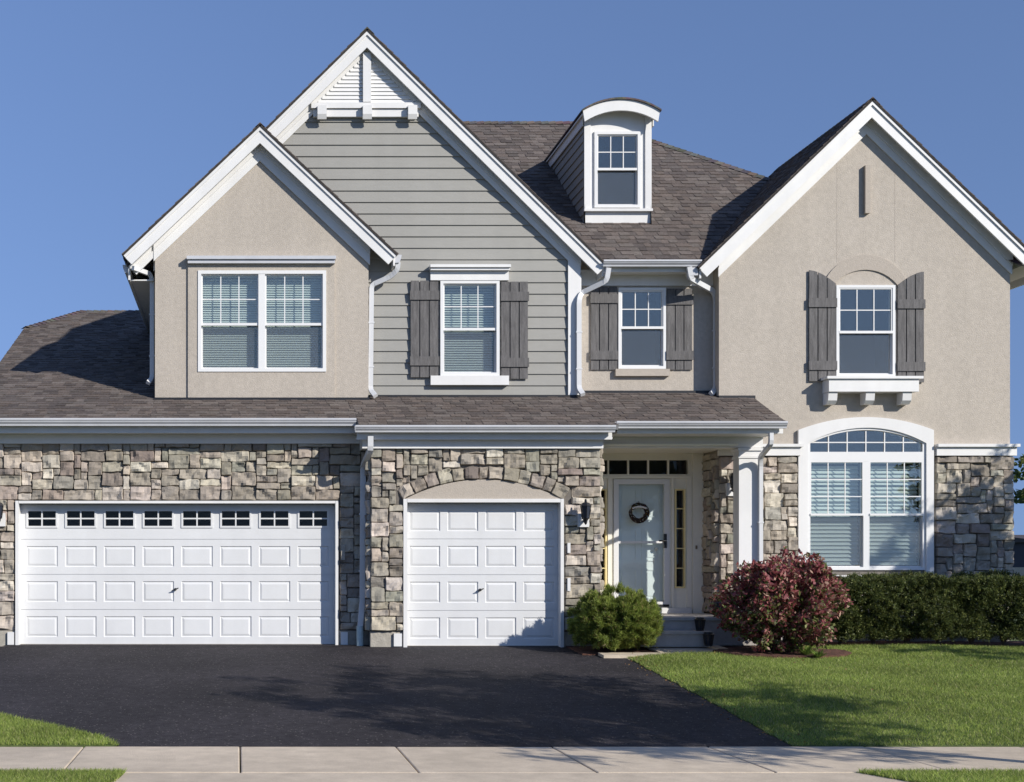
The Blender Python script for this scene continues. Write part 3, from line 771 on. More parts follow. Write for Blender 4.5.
for c in (321.5, 366.5, 411.5):
    mb = MB(); mb.solid([(X(c-4.5, yw), yw-.16, Z(104, yw-.2)), (X(c-4.5, yw), yw-.16, Z(113, yw-.2)), (X(c-4.5, yw), yw-.13, Z(117.5, yw-.2)), (X(c-4.5, yw), yw-.097, Z(117.5, yw-.2)), (X(c-4.5, yw), yw-.097, Z(104, yw-.2))], (X(c+4.5, yw)-X(c-4.5, yw), 0, 0))
    mb.build('bracket', 'white', lv)
# slit ornament and stucco joints on right gable
mb = MB(); mb.box(slit[0], slit[1], YR-.07, YR-.001, slit[2], slit[3]); mb.build('stucco_ornament', 'stucco_band', H)
mb = MB()
for px, a, b in ((837, 150, 262), (895, 150, 262)): mb.box(X(px, YR)-.005, X(px, YR)+.005, YR-.0016, YR-.001, Z(b, YR), Z(a, YR))
mb.each('control_joint', 'stucco_band', H)
# ================================================================ WINDOWS
def rectframe(mb, x0, x1, z0, z1, w_, y0, y1):
    mb.box(x0, x1, y0, y1, z1-w_, z1); mb.box(x0, x1, y0, y1, z0, z0+w_)
    mb.box(x0, x0+w_, y0, y1, z0+w_, z1-w_); mb.box(x1-w_, x1, y0, y1, z0+w_, z1-w_)
def blinds(x0, x1, z0, z1, y, par, pitch=.05, tilt=.55, m='blind', name='blind'):
    mb = MB(); z = z1-.03; mb.box(x0, x1, y-.02, y+.02, z1-.03, z1)
    while z-pitch > z0:
        z -= pitch; d = pitch*.56
        mb.solid([(x0, y-d*math.cos(tilt), z-d*math.sin(tilt)), (x1, y-d*math.cos(tilt), z-d*math.sin(tilt)), (x1, y+d*math.cos(tilt), z+d*math.sin(tilt)), (x0, y+d*math.cos(tilt), z+d*math.sin(tilt))], (0, 0, .003))
    return mb.build(name, m, par)
def room(r, yw, par, dep=.9):
    x0, x1, z0, z1 = r; e = .12; y0, y1 = yw+.21, yw+dep; mb = MB()
    mb.box(x0-e, x1+e, y1, y1+.02, z0-e, z1+e); mb.box(x0-e-.02, x0-e, y0, y1, z0-e, z1+e); mb.box(x1+e, x1+e+.02, y0, y1, z0-e, z1+e)
    mb.box(x0-e, x1+e, y0, y1, z0-e-.02, z0-e); mb.box(x0-e, x1+e, y0, y1, z1+e, z1+e+.02)
    return mb.build('room_interior', 'interior', par)
def sash_pair(par, x0, x1, z0, z1, zm, yf, cols=3, rows=2, s=.04, blind=None, bz=None, dark=False, scr=True):
    """double-hung: upper sash at yf+.03, lower behind-front; glass, muntins"""
    mb = MB(); rectframe(mb, x0, x1, zm, z1, s*.55, yf+.015, yf+.05); rectframe(mb, x0, x1, z0, zm+s*.9, s*.62, yf+.052, yf+.085)
    mb.box(x0, x1, yf+.0, yf+.014, zm-.012, zm+s*.75)
    sa = mb.build('sash', 'vinyl', par)
    a, b = x0+s*.55, x1-s*.55
    g = MB(); g.box(a, b, yf+.03, yf+.034, zm+s*.5, z1-s*.5); g.box(a, b, yf+.066, yf+.07, z0+s*.5, zm+s*.2)
    g.build('pane', 'glass', par)
    m_ = MB()
    for i in range(1, cols): x = a+(b-a)*i/cols; m_.box(x-.008, x+.008, yf+.022, yf+.029, zm+s*.5, z1-s*.5)
    for i in range(1, rows): z = zm+s*.7+(z1-zm-s*1.2)*i/rows; m_.box(a, b, yf+.0225, yf+.0295, z-.008, z+.008)
    m_.build('muntin', 'vinyl', par)
    if scr:
        m_ = MB(); m_.box(a, b, yf+.040, yf+.042, z0+s*.6, zm-.0); m_.build('insect_screen', 'screen', par)
    if blind: blinds(x0+.02, x1-.02, bz if bz else z0, z1, yf+.16, par, *blind)
def outer(r, w_, yw, proud, name, label=None, depth=.10):
    mb = MB(); rectframe(mb, *r, w_, yw-proud, yw+depth); return mb.build(name, 'vinyl', H, label)
# bay double window
w = outer(W_bay, .055, YB, .045, 'window', 'wide twin window of the left gable', .1)
x0, x1, z0, z1 = W_bay; xm = (X(257.5, YB)+X(266, YB))/2; hm = .055
mb = MB(); mb.box(xm-hm, xm+hm, YB-.04, YB+.1, z0+.056, z1-.056); mb.build('mullion', 'vinyl', w)
zm = Z(325, YB)
for a, b in ((x0+.055, xm-hm), (xm+hm, x1-.055)): sash_pair(w, a, b, z0+.055, z1-.055, zm, YB-.02, blind=(.038, .9))
room(W_bay, YB, w)
mb = MB(); mb.box(X(188, YB), X(334.5, YB), YB-.10, YB-.0, Z(264.5, YB), Z(261, YB)); mb.box(X(187, YB), X(335.5, YB), YB-.13, YB-.0, Z(260.8, YB), Z(257.5, YB)); mb.each('window_header', 'gutter', w)
# siding window
w = outer(W_sid, .05, YS, .05, 'window', 'window in the grey siding', .08); x0, x1, z0, z1 = W_sid
sash_pair(w, x0+.05, x1-.05, z0+.05, z1-.05, Z(330, YS), YS-.03, blind=(.04, .8)); room(W_sid, YS, w)
mb = MB(); mb.box(X(430, YS), X(508, YS), YS-.06, YS+.0, Z(281, YS), Z(272, YS)); mb.box(X(429.5, YS), X(508.5, YS), YS-.13, YS+.0, Z(271.8, YS), Z(269.5, YS)); mb.box(X(429, YS), X(509, YS), YS-.16, YS, Z(269.3, YS), Z(266.5, YS))
mb.each('window_header', 'white', w)
mb = MB(); mb.box(X(430, YS), X(508, YS), YS-.08, YS+.0, Z(385.5, YS), Z(376.3, YS)); mb.build('window_sill', 'white', w)
# mid window
w = outer(W_mid, .045, YM, .03, 'window', 'window set back between the gables', .1); x0, x1, z0, z1 = W_mid
sash_pair(w, x0+.045, x1-.045, z0+.045, z1-.045, Z(328.5, YM), YM-.03); room(W_mid, YM, w)
mb = MB(); mb.box(X(614.5, YM), X(668.5, YM), YM-.07, YM-.001, Z(376.5, YM), Z(369.5, YM)); mb.build('window_sill', 'stucco_band', w)
# right upper window
w = outer(W_up, .045, YR, .03, 'window', 'window above the bracketed ledge', .1); x0, x1, z0, z1 = W_up
sash_pair(w, x0+.045, x1-.045, z0+.045, z1-.045, Z(333, YR), YR-.035, blind=None); room(W_up, YR, w)
mb = MB(); c = (x0+x1)/2
o_ = arc(c, X(909, YR)-c, Z(291, YR), Z(255, YR)-Z(291, YR), 20); i_ = arc(c, X(899, YR)-c, Z(288, YR), Z(270, YR)-Z(288, YR), 20)
for k in range(20): mb.xz([i_[k], i_[k+1], o_[k+1], o_[k]], YR-.022, YR-.001)
mb.build('arch_band', 'stucco_band', w)
YL = YR-.24
mb = MB(); mb.box(X(829, YL), X(919, YL), YL, YR-.001, Z(391.5, YL), Z(379, YL)); mb.box(X(826.5, YL), X(922.5, YL), YL-.035, YR-.001, Z(378.8, YL), Z(376.2, YL))
lg = mb.build('window_ledge', 'white', H, 'bracketed ledge below the right upper window')
for cpx in (834, 871.5, 908.5):
    a, b = X(cpx-4.5, YL), X(cpx+4.5, YL); mb = MB()
    mb.solid([(a, YL+.03, Z(391.8, YL)), (a, YL+.05, Z(400, YL)), (a, YL+.11, Z(403.5, YL)), (a, YR-.002, Z(403.5, YL)), (a, YR-.002, Z(391.8, YL))], (b-a, 0, 0)); mb.build('bracket', 'white', lg)
# arched window
mb = MB(); xo0, xo1 = X(798.5, YR-.055), X(934, YR-.055); zo = Z(430, YR-.055); so_ = Z(417, YR-.055)-zo; cc = (xo0+xo1)/2
yb_ = YR-.055
ou = arc(cc, (xo1-xo0)/2, zo, so_, 24); inn = arc(AW, AH, za, sag, 24)
for k in range(24): mb.xz([inn[k], inn[k+1], ou[k+1], ou[k]], yb_, YR+.02)
mb.box(xo0, W_arch[0], yb_, YR+.02, W_arch[2], za) if False else mb.xz([(xo0, Z(575, YR)), (W_arch[0], Z(575, YR)), (W_arch[0], za), (xo0, zo)], yb_, YR+.02)
mb.xz([(W_arch[1], Z(575, YR)), (xo1, Z(575, YR)), (xo1, zo), (W_arch[1], za)], yb_, YR+.02)
w = mb.build('arched_window', 'white', H, 'tall arched window with a white surround')
mb = MB(); mb.box(xo0-.03, xo1+.03, YR-.12, YR, Z(575, YR)-.06, Z(575, YR)-.002); mb.build('window_sill', 'white', w)
x0, x1, z0, z1 = W_arch; f = .05; y_ = YR-.03
mb = MB(); i2 = arc(AW, AH-f, za, sag-f*.75, 24)
for k in range(24): mb.xz([i2[k], i2[k+1], inn[k+1], inn[k]], y_, YR+.09)
mb.box(x0, x0+f, y_, YR+.09, z0, za-.001); mb.box(x1-f, x1, y_, YR+.09, z0, za-.001); mb.box(x0+f, x1-f, y_, YR+.09, z0, z0+f)
zt0, zt1 = Z(461.5, YR), Z(452, YR); mb.box(x0+f, x1-f, y_, YR+.09, zt0, zt1); mb.box(AW-.05, AW+.05, y_, YR+.09, z0+f, zt0-.001)
mb.build('window_frame', 'vinyl', w)
mb = MB(); mb.box(x0+f, x1-f, YR+.0, YR+.004, zt1, Z(431, YR)); mb.build('pane', 'glass', w)
mb = MB()
for i in range(1, 6):
    x = x0+f+(x1-x0-2*f)*i/6; R_ = ((AH-f)**2+(sag-f*.75)**2)/(2*(sag-f*.75)); zt_ = za+(sag-f*.75)-R_+math.sqrt(max(0, R_*R_-(x-AW)**2)); mb.box(x-.009, x+.009, YR-.012, YR-.003, zt1, zt_)
mb.box(x0+f, x1-f, YR-.0115, YR-.0035, Z(442.5, YR)-.009, Z(442.5, YR)+.009); mb.build('muntin', 'vinyl', w)
for a, b in ((x0+f, AW-.05), (AW+.05, x1-f)): sash_pair(w, a, b, z0+f, zt0, Z(515, YR), YR-.045, cols=3, rows=3, blind=(.066, 1.0), s=.03)
room((x0, x1, z0, Z(428, YR)), YR, w)
# ================================================================ SHUTTERS
def shutter(px0, px1, py0, py1, yw, curve=0, label=None):
    """three planks and two battens; curve=+1 the top falls to the right, -1 to the left"""
    x0, x1, z0, z1 = X(px0, yw), X(px1, yw), Z(py1, yw), Z(py0, yw); mb = MB(); n = 3; g = .017; W_ = (x1-x0)
    def top(x):
        if not curve: return z1
        t = (x-x0)/W_; t = t if curve > 0 else 1-t
        return z1-.23*(t**1.7)
    for i in range(n):
        a, b = x0+W_*i/n+g/2, x0+W_*(i+1)/n-g/2; xs_ = [a+(b-a)*k/4 for k in range(5)]
        mb.xz([(a, z0), (b, z0)]+[(x, top(x)) for x in reversed(xs_)], yw-.030, yw-.012)
    mb.box(x0+.01, x1-.01, yw-.0115, yw-.002, z0+.02, z1-(.26 if curve else .02), (0, 0, 0))
    s = mb.build('shutter', 'shutter', H, label); mb = MB()
    Hh = z1-z0; 
    zt_ = z1-Hh*(.20 if not curve else .335)
    for zz in (zt_, z0+Hh*.12 if not curve else z0+Hh*.10): mb.box(x0-.006, x1+.006, yw-.052, yw-.031, zz, zz+.15)
    mb.each('batten', 'shutter', s)
shutter(410, 438.5, 281, 377.5, YS-.01); shutter(500.5, 528, 282, 379, YS-.01)
shutter(590, 617, 287, 370, YM); shutter(666, 692, 289, 370, YM)
shutter(808, 835.5, 270.5, 381.5, YR-.006, 1, 'shutter with a curved top'); shutter(896.5, 923.5, 272, 382.5, YR-.006, -1, 'shutter with a curved top')
# ================================================================ DORMER
YDF = 22.42; dx0, dx1 = X(584.5, YDF), X(650.5, YDF); zb_ = Z(223.5, YDF); dc = (dx0+dx1)/2
zE = Z(118, YDF)
mb = MB(); ap = arc(dc, (dx1-dx0)/2, zE, .16, 12)
wall(mb, [[(dx0, zb_-.0), (dx1, zb_-.0), (dx1, zE), (dx0, zE)]], [W_dor], YDF, YDF+.1)
mb.xz(ap, YDF+.001, YDF+.1)
dm = mb.build('dormer', 'white', H, 'arched dormer with white front')
mb = MB(); mb.box(dx0-.02, dx1+.02, YDF-.07, YDF-.001, Z(212, YDF), Z(209.5, YDF)); mb.box(dx0-.01, dx0+.10, YDF-.03, YDF-.001, Z(209, YDF), zE+.0); mb.box(dx1-.10, dx1+.01, YDF-.03, YDF-.001, Z(209, YDF), zE+.0)
mb.each('dormer_trim', 'white', dm)
yk = lambda z: YE0+(z-ZE0)/.75
mb = MB()
for x, sg in ((dx0, -1), (dx1, 1)):
    mb.solid([(x, YDF+.1, zb_-.05), (x, YDF+.1, zE), (x, yk(zE)+.1, zE), (x, yk(zb_-.05), zb_-.06)], (-sg*.05, 0, 0))
ck = mb.build('dormer_cheek', 'siding', dm)
mb = MB()
for x, sg in ((dx0, -1), (dx1, 1)):
    lap(mb, [[(YDF+.02, zb_), (yk(zb_)+.01, zb_), (yk(zE)+.02, zE), (YDF+.02, zE)]], [], 0, .16, zb_, mapf=lambda a, d, z, x=x, sg=sg: (x+sg*(d+.002), a, z))
mb.build('lap_siding', 'siding', ck)
mb = MB()
for x, sg in ((dx0, -1), (dx1, 1)):
    mb.solid([(x+sg*.03, YDF-.03, zE+.02), (x+sg*.03, YDF-.03, zE-.15), (x+sg*.03, yk(zE-.15)+.0, zE-.15), (x+sg*.03, yk(zE)+.1, zE+.02)], (sg*.02, 0, 0))
mb.each('frieze_board', 'white', dm)
YRF = 22.20; rc_ = X(621.5, YRF); rh = X(660, YRF)-rc_; zr0 = Z(110.5, YRF); rs = Z(98.5, YRF)-zr0
oa = arc(rc_, rh, zr0, rs, 20); ia = arc(rc_, rh-.03, zr0-.19, rs*.93, 20); ta = arc(rc_, rh+.02, zr0+.015, rs, 20)
mb = MB()
for k in range(20): mb.xz([ia[k], ia[k+1], oa[k+1], oa[k]], YRF, YRF+.04)
mb.build('arch_fascia', 'white', dm)
mb = MB(); ib = arc(rc_, rh, zr0-.03, rs, 20)
for k in range(20):
    mb.xz([ib[k], ib[k+1], (ib[k+1][0], ib[k+1][1]-.03), (ib[k][0], ib[k][1]-.03)], YRF+.042, 25.9)
mb.build('dormer_soffit', 'white', dm)
mb = MB(); rd = random.Random(4)
for k in range(20):
    y = YRF-.03; 
    while y < 26.0:
        c = tuple(v*rd.uniform(.8, 1.15) for v in rd.choice(SHP)); a, b = ta[k], ta[k+1]
        mb.xz([(a[0], a[1]), (b[0], b[1]), (b[0], b[1]-.03), (a[0], a[1]-.03)], y, y+.25, c); y += .251
mb.build('dormer_roof', 'shingle', dm)
mb = MB(); rectframe(mb, *W_dor, .05, YDF-.035, YDF+.06); wf = mb.build('window', 'vinyl', H, 'dormer window'); x0, x1, z0, z1 = W_dor
sash_pair(wf, x0+.05, x1-.05, z0+.05, z1-.05, Z(170, YDF), YDF-.025)
mb = MB(); mb.box(x0-.05, x1+.05, YDF+.5, YDF+.52, z0-.02, z1+.1); mb.build('room_interior', 'interior', wf)
# ================================================================ GARAGE DOORS
def gdoor(D, yd, cols, windows, trim, label, hpx):
    x0, x1, z0, z1 = D; n = 4; ZG = -.045; hs = (z1-.02-ZG)/n; mb = MB(); wf_ = MB(); pn_ = MB(); mu_ = MB()
    m0 = .035 if windows else .004; pw = (x1-x0-2*m0)/cols
    for j in range(n):
        a = ZG+.02+j*hs; b = a+hs-.007; holes = []
        for i in range(cols):
            c0 = x0+m0+pw*i+pw*.095; c1 = x0+m0+pw*(i+1)-pw*.095; q0, q1 = a+hs*.21, b-hs*.19
            if windows and j == n-1: q0, q1 = a+hs*.32, b-hs*.14
            holes.append((c0, c1, q0, q1))
        polys = [[(x0, a), (x1, a), (x1, b), (x0, b)]]
        wall(mb, polys, holes, yd, yd+.05)
        mb.box(x0, x1, yd+.012, yd+.045, b, a+hs) 
        for k, (c0, c1, q0, q1) in enumerate(holes):
            if windows and j == n-1:
                f = .03; fr = MB(); rectframe(fr, c0, c1, q0, q1, f, yd-.014, yd+.03)
                cx_, cz_ = (c0+c1)/2, (q0+q1)/2
                fr.box(cx_-.011, cx_+.011, yd-.012, yd+.01, q0+f, q1-f); fr.box(c0+f, c1-f, yd-.0115, yd+.0095, cz_-.011, cz_+.011)
                windows.append((fr, (c0+f, c1-f, q0+f, q1-f)))
                continue
            rings = [(0, 0), (.014, .016), (.05, .004), (.056, .004)]
            rr = [[(c0+e, yd+d, q0+e), (c1-e, yd+d, q0+e), (c1-e, yd+d, q1-e), (c0+e, yd+d, q1-e)] for e, d in rings]
            for r0, r1_ in zip(rr, rr[1:]):
                for q in range(4): mb.face([r0[q], r0[(q+1) % 4], r1_[(q+1) % 4], r1_[q]])
            mb.face(rr[-1])
    d = mb.build('garage_door', 'doorwhite', H, label, fix=False)
    if windows:
        for fr, g in windows[1:]:
            fo = fr.build('window', 'doorwhite', d); gg = MB(); gg.box(g[0], g[1], yd+.014, yd+.018, g[2], g[3]); gg.build('pane', 'glass_low', d)
    mb = MB(); mb.box(x0, x1, yd+.6, yd+.62, 0, z1+.1); mb.box(x0-.02, x0, yd+.06, yd+.6, 0, z1+.1); mb.box(x1, x1+.02, yd+.06, yd+.6, 0, z1+.1); mb.box(x0, x1, yd+.06, yd+.6, z1+.1, z1+.12); mb.build('garage_interior', 'interior', H)
    mb = MB(); xh = X(hpx, yd); zh = ZG+.02+hs*1.5+.04
    mb.round([(xh, yd, zh), (xh, yd-.04, zh)], .022); mb.round([(xh-.05, yd-.045, zh-.02), (xh, yd-.055, zh), (xh+.05, yd-.045, zh+.02)], [.008, .013, .008], 6); mb.build('handle', 'black', d)
    mb = MB(); mb.box(x0, x1, yd-.012, yd+.04, ZG+.004, ZG+.028); mb.build('weather_seal', 'foundation', d)
    # jamb trim
    tx0, tx1, tz = trim[0], trim[1], trim[3]; yf = trim[4]; mb = MB()
    mb.box(tx0, x0+.004, yf, yd+.06, ZG, tz); mb.box(x1-.004, tx1, yf, yd+.06, ZG, tz); mb.box(x0, x1, yf, yd+.06, z1, tz); mb.build('door_frame', 'white', d)
gdoor(D1, YG1+.14, 8, [0], (*o1, YG1-.06), 'wide double garage door with a top row of small windows', 175.5)
gdoor(D2, YG2+.12, 4, None, (*o2, YG2-.06), 'single garage door without windows', 480)
mb = MB()   # white kick blocks at the feet of the jambs
for a, b, y in ((340.5, 347.5, YG1), (393.5, 401.5, YG2), (8, 14.5, YG1)): mb.box(X(a, y), X(b, y), y-.05, y-.013, -.02, .18)
mb.each('kick_block', 'white', H)
# ================================================================ PORCH AND ENTRY
YP = 19.85; ZP = .435
mb = MB(); mb.box(5.66, 8.45, YP+.02, YD, .0, ZP-.05); mb.box(5.66, 8.47, YP, YD, ZP-.048, ZP)
pf = mb.build('porch_floor', 'stepconcrete', H)
mb = MB(); mb.box(5.72, X(712, 19.5), 19.50, YP+.018, .0, .19); mb.box(5.70, X(712, 19.5)+.01, 19.48, YP-.002, .192, .235); mb.build('step', 'stepconcrete', pf)
zc = Z(453.5, YD)
mb = MB(); mb.box(5.58, X0R+.02, YG2+.4, YD+.3, zc, zc+.03); mb.box(X(720, 20.2), 8.35, 20.66, YR-.08, zc+.002, zc+.032); mb.each('porch_ceiling', 'cream', H)
mb = MB(); mb.box(X(596, 20.47), X(763, 20.47), 20.47, 20.65, Z(447.5, 20.47), Z(431, 20.47)); mb.box(X(755, 20.47), X(762.8, 20.47), 20.652, YR-.08, Z(447.5, 20.47), Z(432, 20.47)); mb.each('porch_beam', 'white', H)
mb = MB(); cx0, cx1 = X(739, 20.42), X(761, 20.42); mb.box(cx0, cx1, 20.42, 20.66, ZP, Z(448, 20.47))
pc_ = mb.build('porch_column', 'white', H); mb = MB()
mb.box(cx0-.015, cx1+.015, 20.405, 20.675, Z(458, 20.4), Z(455.5, 20.4)); mb.box(cx0-.025, cx1+.025, 20.395, 20.685, Z(450.5, 20.4), Z(448, 20.4)-.002); mb.box(cx0-.03, cx1+.03, 20.39, 20.69, ZP+.001, ZP+.16); mb.each('column_trim', 'white', pc_)
# entry wall
mb = MB(); xl = 5.45; 
tr = (X(596, YD), X(689, YD), Z(475.5, YD), Z(459, YD)); dr = (X(613, YD), X(669, YD), ZP+.10, Z(479, YD)); slr = (X(674.5, YD), X(685, YD), Z(588, YD), Z(489, YD)); sll = (X(596.5, YD), X(606.5, YD), Z(588, YD), Z(489, YD))
wall(mb, [(xl, ZP), (XE, ZP), (XE, zc), (xl, zc)], [tr, dr, slr, sll], YD, YD+.15)
ew = mb.build('entry_surround', 'cream', H)
mb = MB(); mb.box(X(692, YD), XE-.02, YD-.035, YD-.002, ZP, zc); mb.box(X(686.5, YD), X(691, YD), YD-.02, YD-.001, ZP+.1, Z(478, YD)); mb.box(X(671, YD), X(673.5, YD), YD-.03, YD-.001, ZP+.1, Z(478, YD)); mb.box(X(607.5, YD), X(611.5, YD), YD-.03, YD-.001, ZP+.1, Z(478, YD))
mb.box(X(596, YD), X(691, YD), YD-.035, YD-.001, Z(478.5, YD), Z(476, YD)); mb.each('casing', 'cream', ew)
mb = MB(); mb.box(X(612, YD), X(690, YD), YD-.09, YD-.002, ZP, ZP+.095); mb.build('threshold', 'white', ew)
for r_, nm in ((slr, 'sidelight'), (sll, 'sidelight')):
    mb = MB(); rectframe(mb, *r_, .025, YD-.025, YD+.03)
    for i in range(1, 5): z = r_[2]+(r_[3]-r_[2])*i/5; mb.box(r_[0]+.025, r_[1]-.025, YD-.02, YD+.02, z-.008, z+.008)
    sl = mb.build(nm, 'yellow', H); mb = MB(); mb.box(r_[0]+.02, r_[1]-.02, YD+.022, YD+.026, r_[2]+.02, r_[3]-.02); mb.build('pane', 'glass_low', sl)
    mb = MB(); mb.box(r_[0]-.05, r_[1]+.05, YD+.3, YD+.32, r_[2]-.1, r_[3]+.1); mb.build('room_interior', 'interior', sl)
mb = MB(); rectframe(mb, *tr, .02, YD-.02, YD+.03)
for px in (608, 628, 648, 668): mb.box(X(px, YD)-.013, X(px, YD)+.013, YD-.02, YD+.02, tr[2]+.02, tr[3]-.02)
tw = mb.build('transom_window', 'cream', H); mb = MB(); mb.box(tr[0]+.01, tr[1]-.01, YD+.022, YD+.026, tr[2]+.01, tr[3]-.01); mb.build('pane', 'glass_low', tw)
mb = MB(); mb.box(tr[0]-.1, tr[1]+.1, YD+.4, YD+.42, tr[2]-.1, tr[3]+.2); mb.build('room_interior', 'interior', tw)
# door
x0, x1, z0, z1 = dr
mb = MB(); mb.box(x0, x1, YD+.09, YD+.14, z0, z1)
wd = (x1-x0)
for (a, b) in ((.12, .46), (.54, .88)):
    for (c_, d_) in ((.06, .30), (.36, .62), (.68, .93)):
        xa, xb, zc_, zd_ = x0+wd*a, x0+wd*b, z0+(z1-z0)*c_, z0+(z1-z0)*d_
        rectframe(mb, xa, xb, zc_, zd_, .03, YD+.08, YD+.0895); mb.box(xa+.06, xb-.06, YD+.083, YD+.0895, zc_+.06, zd_-.06)
do = mb.build('front_door', 'entry', H, 'pale grey front door behind a white storm door')
mb = MB(); f = .085; rectframe(mb, x0+.005, x1-.005, z0+.01, z1-.005, f, YD-.03, YD+.015); mb.box(x0+f, x1-f, YD-.026, YD+.01, Z(543.5, YD), Z(541, YD)); mb.build('storm_door', 'vinyl', do)
mb = MB(); mb.box(x0+f, x1-f, YD+.0, YD+.004, z0+f, z1-f); mb.build('pane', 'storm_glass', do)
mb = MB(); xh = X(664.5, YD); zh = Z(541, YD); mb.box(xh-.025, xh+.025, YD-.045, YD-.031, zh-.12, zh+.12); mb.round([(xh, YD-.04, zh), (xh, YD-.09, zh), (xh-.12, YD-.09, zh)], .012); mb.build('handle', 'black', do); mb = MB(); mb.box(x0+.01, x1-.01, YD-.036, YD-.031, z0+.012, z0+.05); mb.build('kick_plate', 'black', do)
mb = MB(); xk = X(660.5, YD)-.06; mb.round([(xk, YD+.09, Z(549, YD)), (xk, YD+.03, Z(549, YD))], [.02, .035]); mb.build('knob', 'brass', do)
mb = MB(); xb_ = X(695.5, YD); mb.box(xb_-.015, xb_+.015, YD-.05, YD-.036, Z(549, YD), Z(545.5, YD)); mb.build('doorbell', 'brass', H)
# ================================================================ WALL LAMPS
def lamp(px, py, yw, flip=1, nrm=(0, -1)):
    x, z = X(px, yw), Z(py, yw)
    mb = MB(); mb.box(x-.085, x+.085, yw-.10, yw-.02, z-.12, z+.09); pl_ = mb.build('wall_lamp', 'white', H); 
    mb = MB(); mb.round([(x, yw-.10, z-.02), (x, yw-.17, z-.05), (x, yw-.21, z-.01)], .018); mb.lathe((x, yw-.21, z-.02), [(.02, 0), (.055, .02), (.06, .03)], 6)
    mb.lathe((x, yw-.21, z+.20), [(.09, 0), (.06, .045), (.02, .06), (.02, .08), (.012, .11)], 6); mb.lathe((x, yw-.21, z-.06), [(.006, -.03), (.02, -.01), (.03, .03), (.04, .05)], 6)
    for i in range(6):
        a = math.pi/3*i+.52; mb.round([(x+.055*math.cos(a), yw-.21+.055*math.sin(a), z+.01), (x+.08*math.cos(a), yw-.21+.08*math.sin(a), z+.20)], .005, 4)
    mb.build('lantern', 'black', pl_); mb = MB(); mb.lathe((x, yw-.21, z+.012), [(.05, 0), (.074, .187)], 6); mb.build('lantern_glass', 'glaze', pl_)
lamp(582, 519.5, YG2); lamp(1, 519, YG1)
lamp(729.5, 489, YR)
# small plates on the pilaster and the thin conduit
mb = MB(); x = X(567.5, YG2)
for a, b in ((543, 553), (578, 591)): mb.box(x-.02, x+.025, YG2-.085, YG2-.02, Z(b, YG2), Z(a, YG2))
mb.each('keypad', 'white', H)
mb = MB(); xq = X(343, YG1-.08); mb.box(xq-.03, xq+.03, YG1-.09, YG1-.03, Z(560, YG1), Z(545, YG1)); mb.each('keypad', 'foundation', H)
# ================================================================ DOWNSPOUTS
def spout(pts, label=None, w_=.078, d_=.06):
    mb = MB(); P_ = [Vector(p) for p in pts]; out = [P_[0]]
    for i in range(1, len(P_)-1):
        a, b, c = P_[i-1], P_[i], P_[i+1]; r = min(.06, (b-a).length*.4, (c-b).length*.4)
        p0 = b+(a-b).normalized()*r; p1 = b+(c-b).normalized()*r
        out += [p0, (p0+p1)/2*.5+b*.5, p1]
    out.append(P_[-1]); mb.tube(out, w_, d_)
    L = max(zip(out, out[1:]), key=lambda q: (q[0]-q[1]).length)
    for t in (.35, .8):
        m_ = L[0].lerp(L[1], t); mb.box(m_.x-w_/2-.012, m_.x+w_/2+.012, m_.y-d_/2-.004, m_.y+d_/2+.02, m_.z-.012, m_.z+.012)
    return mb.build('downspout', 'aluminium', H, label)
def q(px, py, y): return (X(px, y), y, Z(py, y))
spout([q(398, 262, 20.97), q(397.5, 270, 20.99), q(390, 277, 21.05), q(371.5, 285, YS-.09), q(370.5, 390, YS-.09), q(375.5, 396.0, YS-.22)])
spout([q(608.5, 268, 21.0), q(606.5, 281, 21.02), q(581, 293, YS-.03), q(578.8, 300, YS-.08), q(578.8, 389, YS-.08), q(583, 394.5, YS-.2)])
spout([q(689, 267, 21.0), q(691, 279, 21.02), q(713, 291, YM-.1), q(716, 298, YM-.08), q(716, 388, YM-.08), q(711, 394, YM-.2)])
spout([q(133, 268, 20.98), q(150, 274, 21.27), q(152, 280, 21.29), q(152, 378, 21.29), q(148, 383, 21.17)], w_=.07)
spout([q(370.5, 436, 19.72), q(370.5, 450, 19.74), q(363, 466, YG1-.2), q(362.3, 600, YG1-.2), q(359.8, 630, YG1-.24)], w_=.085)
mb = MB(); x, y, z = q(360, 626, YG1-.24); mb.round([(x, y, z), (x, y, -.06)], .055, 10); mb.build('drain_pipe', 'pipe', H)
spout([q(771, 433, 19.78), q(771, 444, 19.78), q(760.5, 457, 20.3), q(760.5, 466, 20.37), q(760.5, 624, 20.37), q(760.5, 634, 20.37)], w_=.06)
for nm, x_, y_, z_ in (('a', X(401, 20.1), 20.1, Z(258, 20.1)), ('b', X(611, 20.2), 20.2, Z(262, 20.2))): pass
# side gutters along the gable eaves (short visible ends)
mb = MB(); 
def sg_(xe, ze, y0, y1, s): mb.solid([(xe, y0, ze), (xe, y0, ze-.13), (xe+s*.07, y0, ze-.13), (xe+s*.10, y0, ze-.06), (xe+s*.11, y0, ze)], (0, y1-y0, 0))
sg_(BC+BHW-.02, BZ-BS*BHW-.01, 20.92, YS-.01, 1); sg_(GCX+GHW-.02, GZ-GS*GHW-.01, 21.09, 21.5, 1); sg_(RC-RHW+.0, RZ-RS*RHW-.01, 20.99, 21.3, -1); sg_(GCX-GHW+.01, GZ-GS*GHW-.0, 21.1, 31.5, -1)
mb.each('gutter', 'gutter', H)
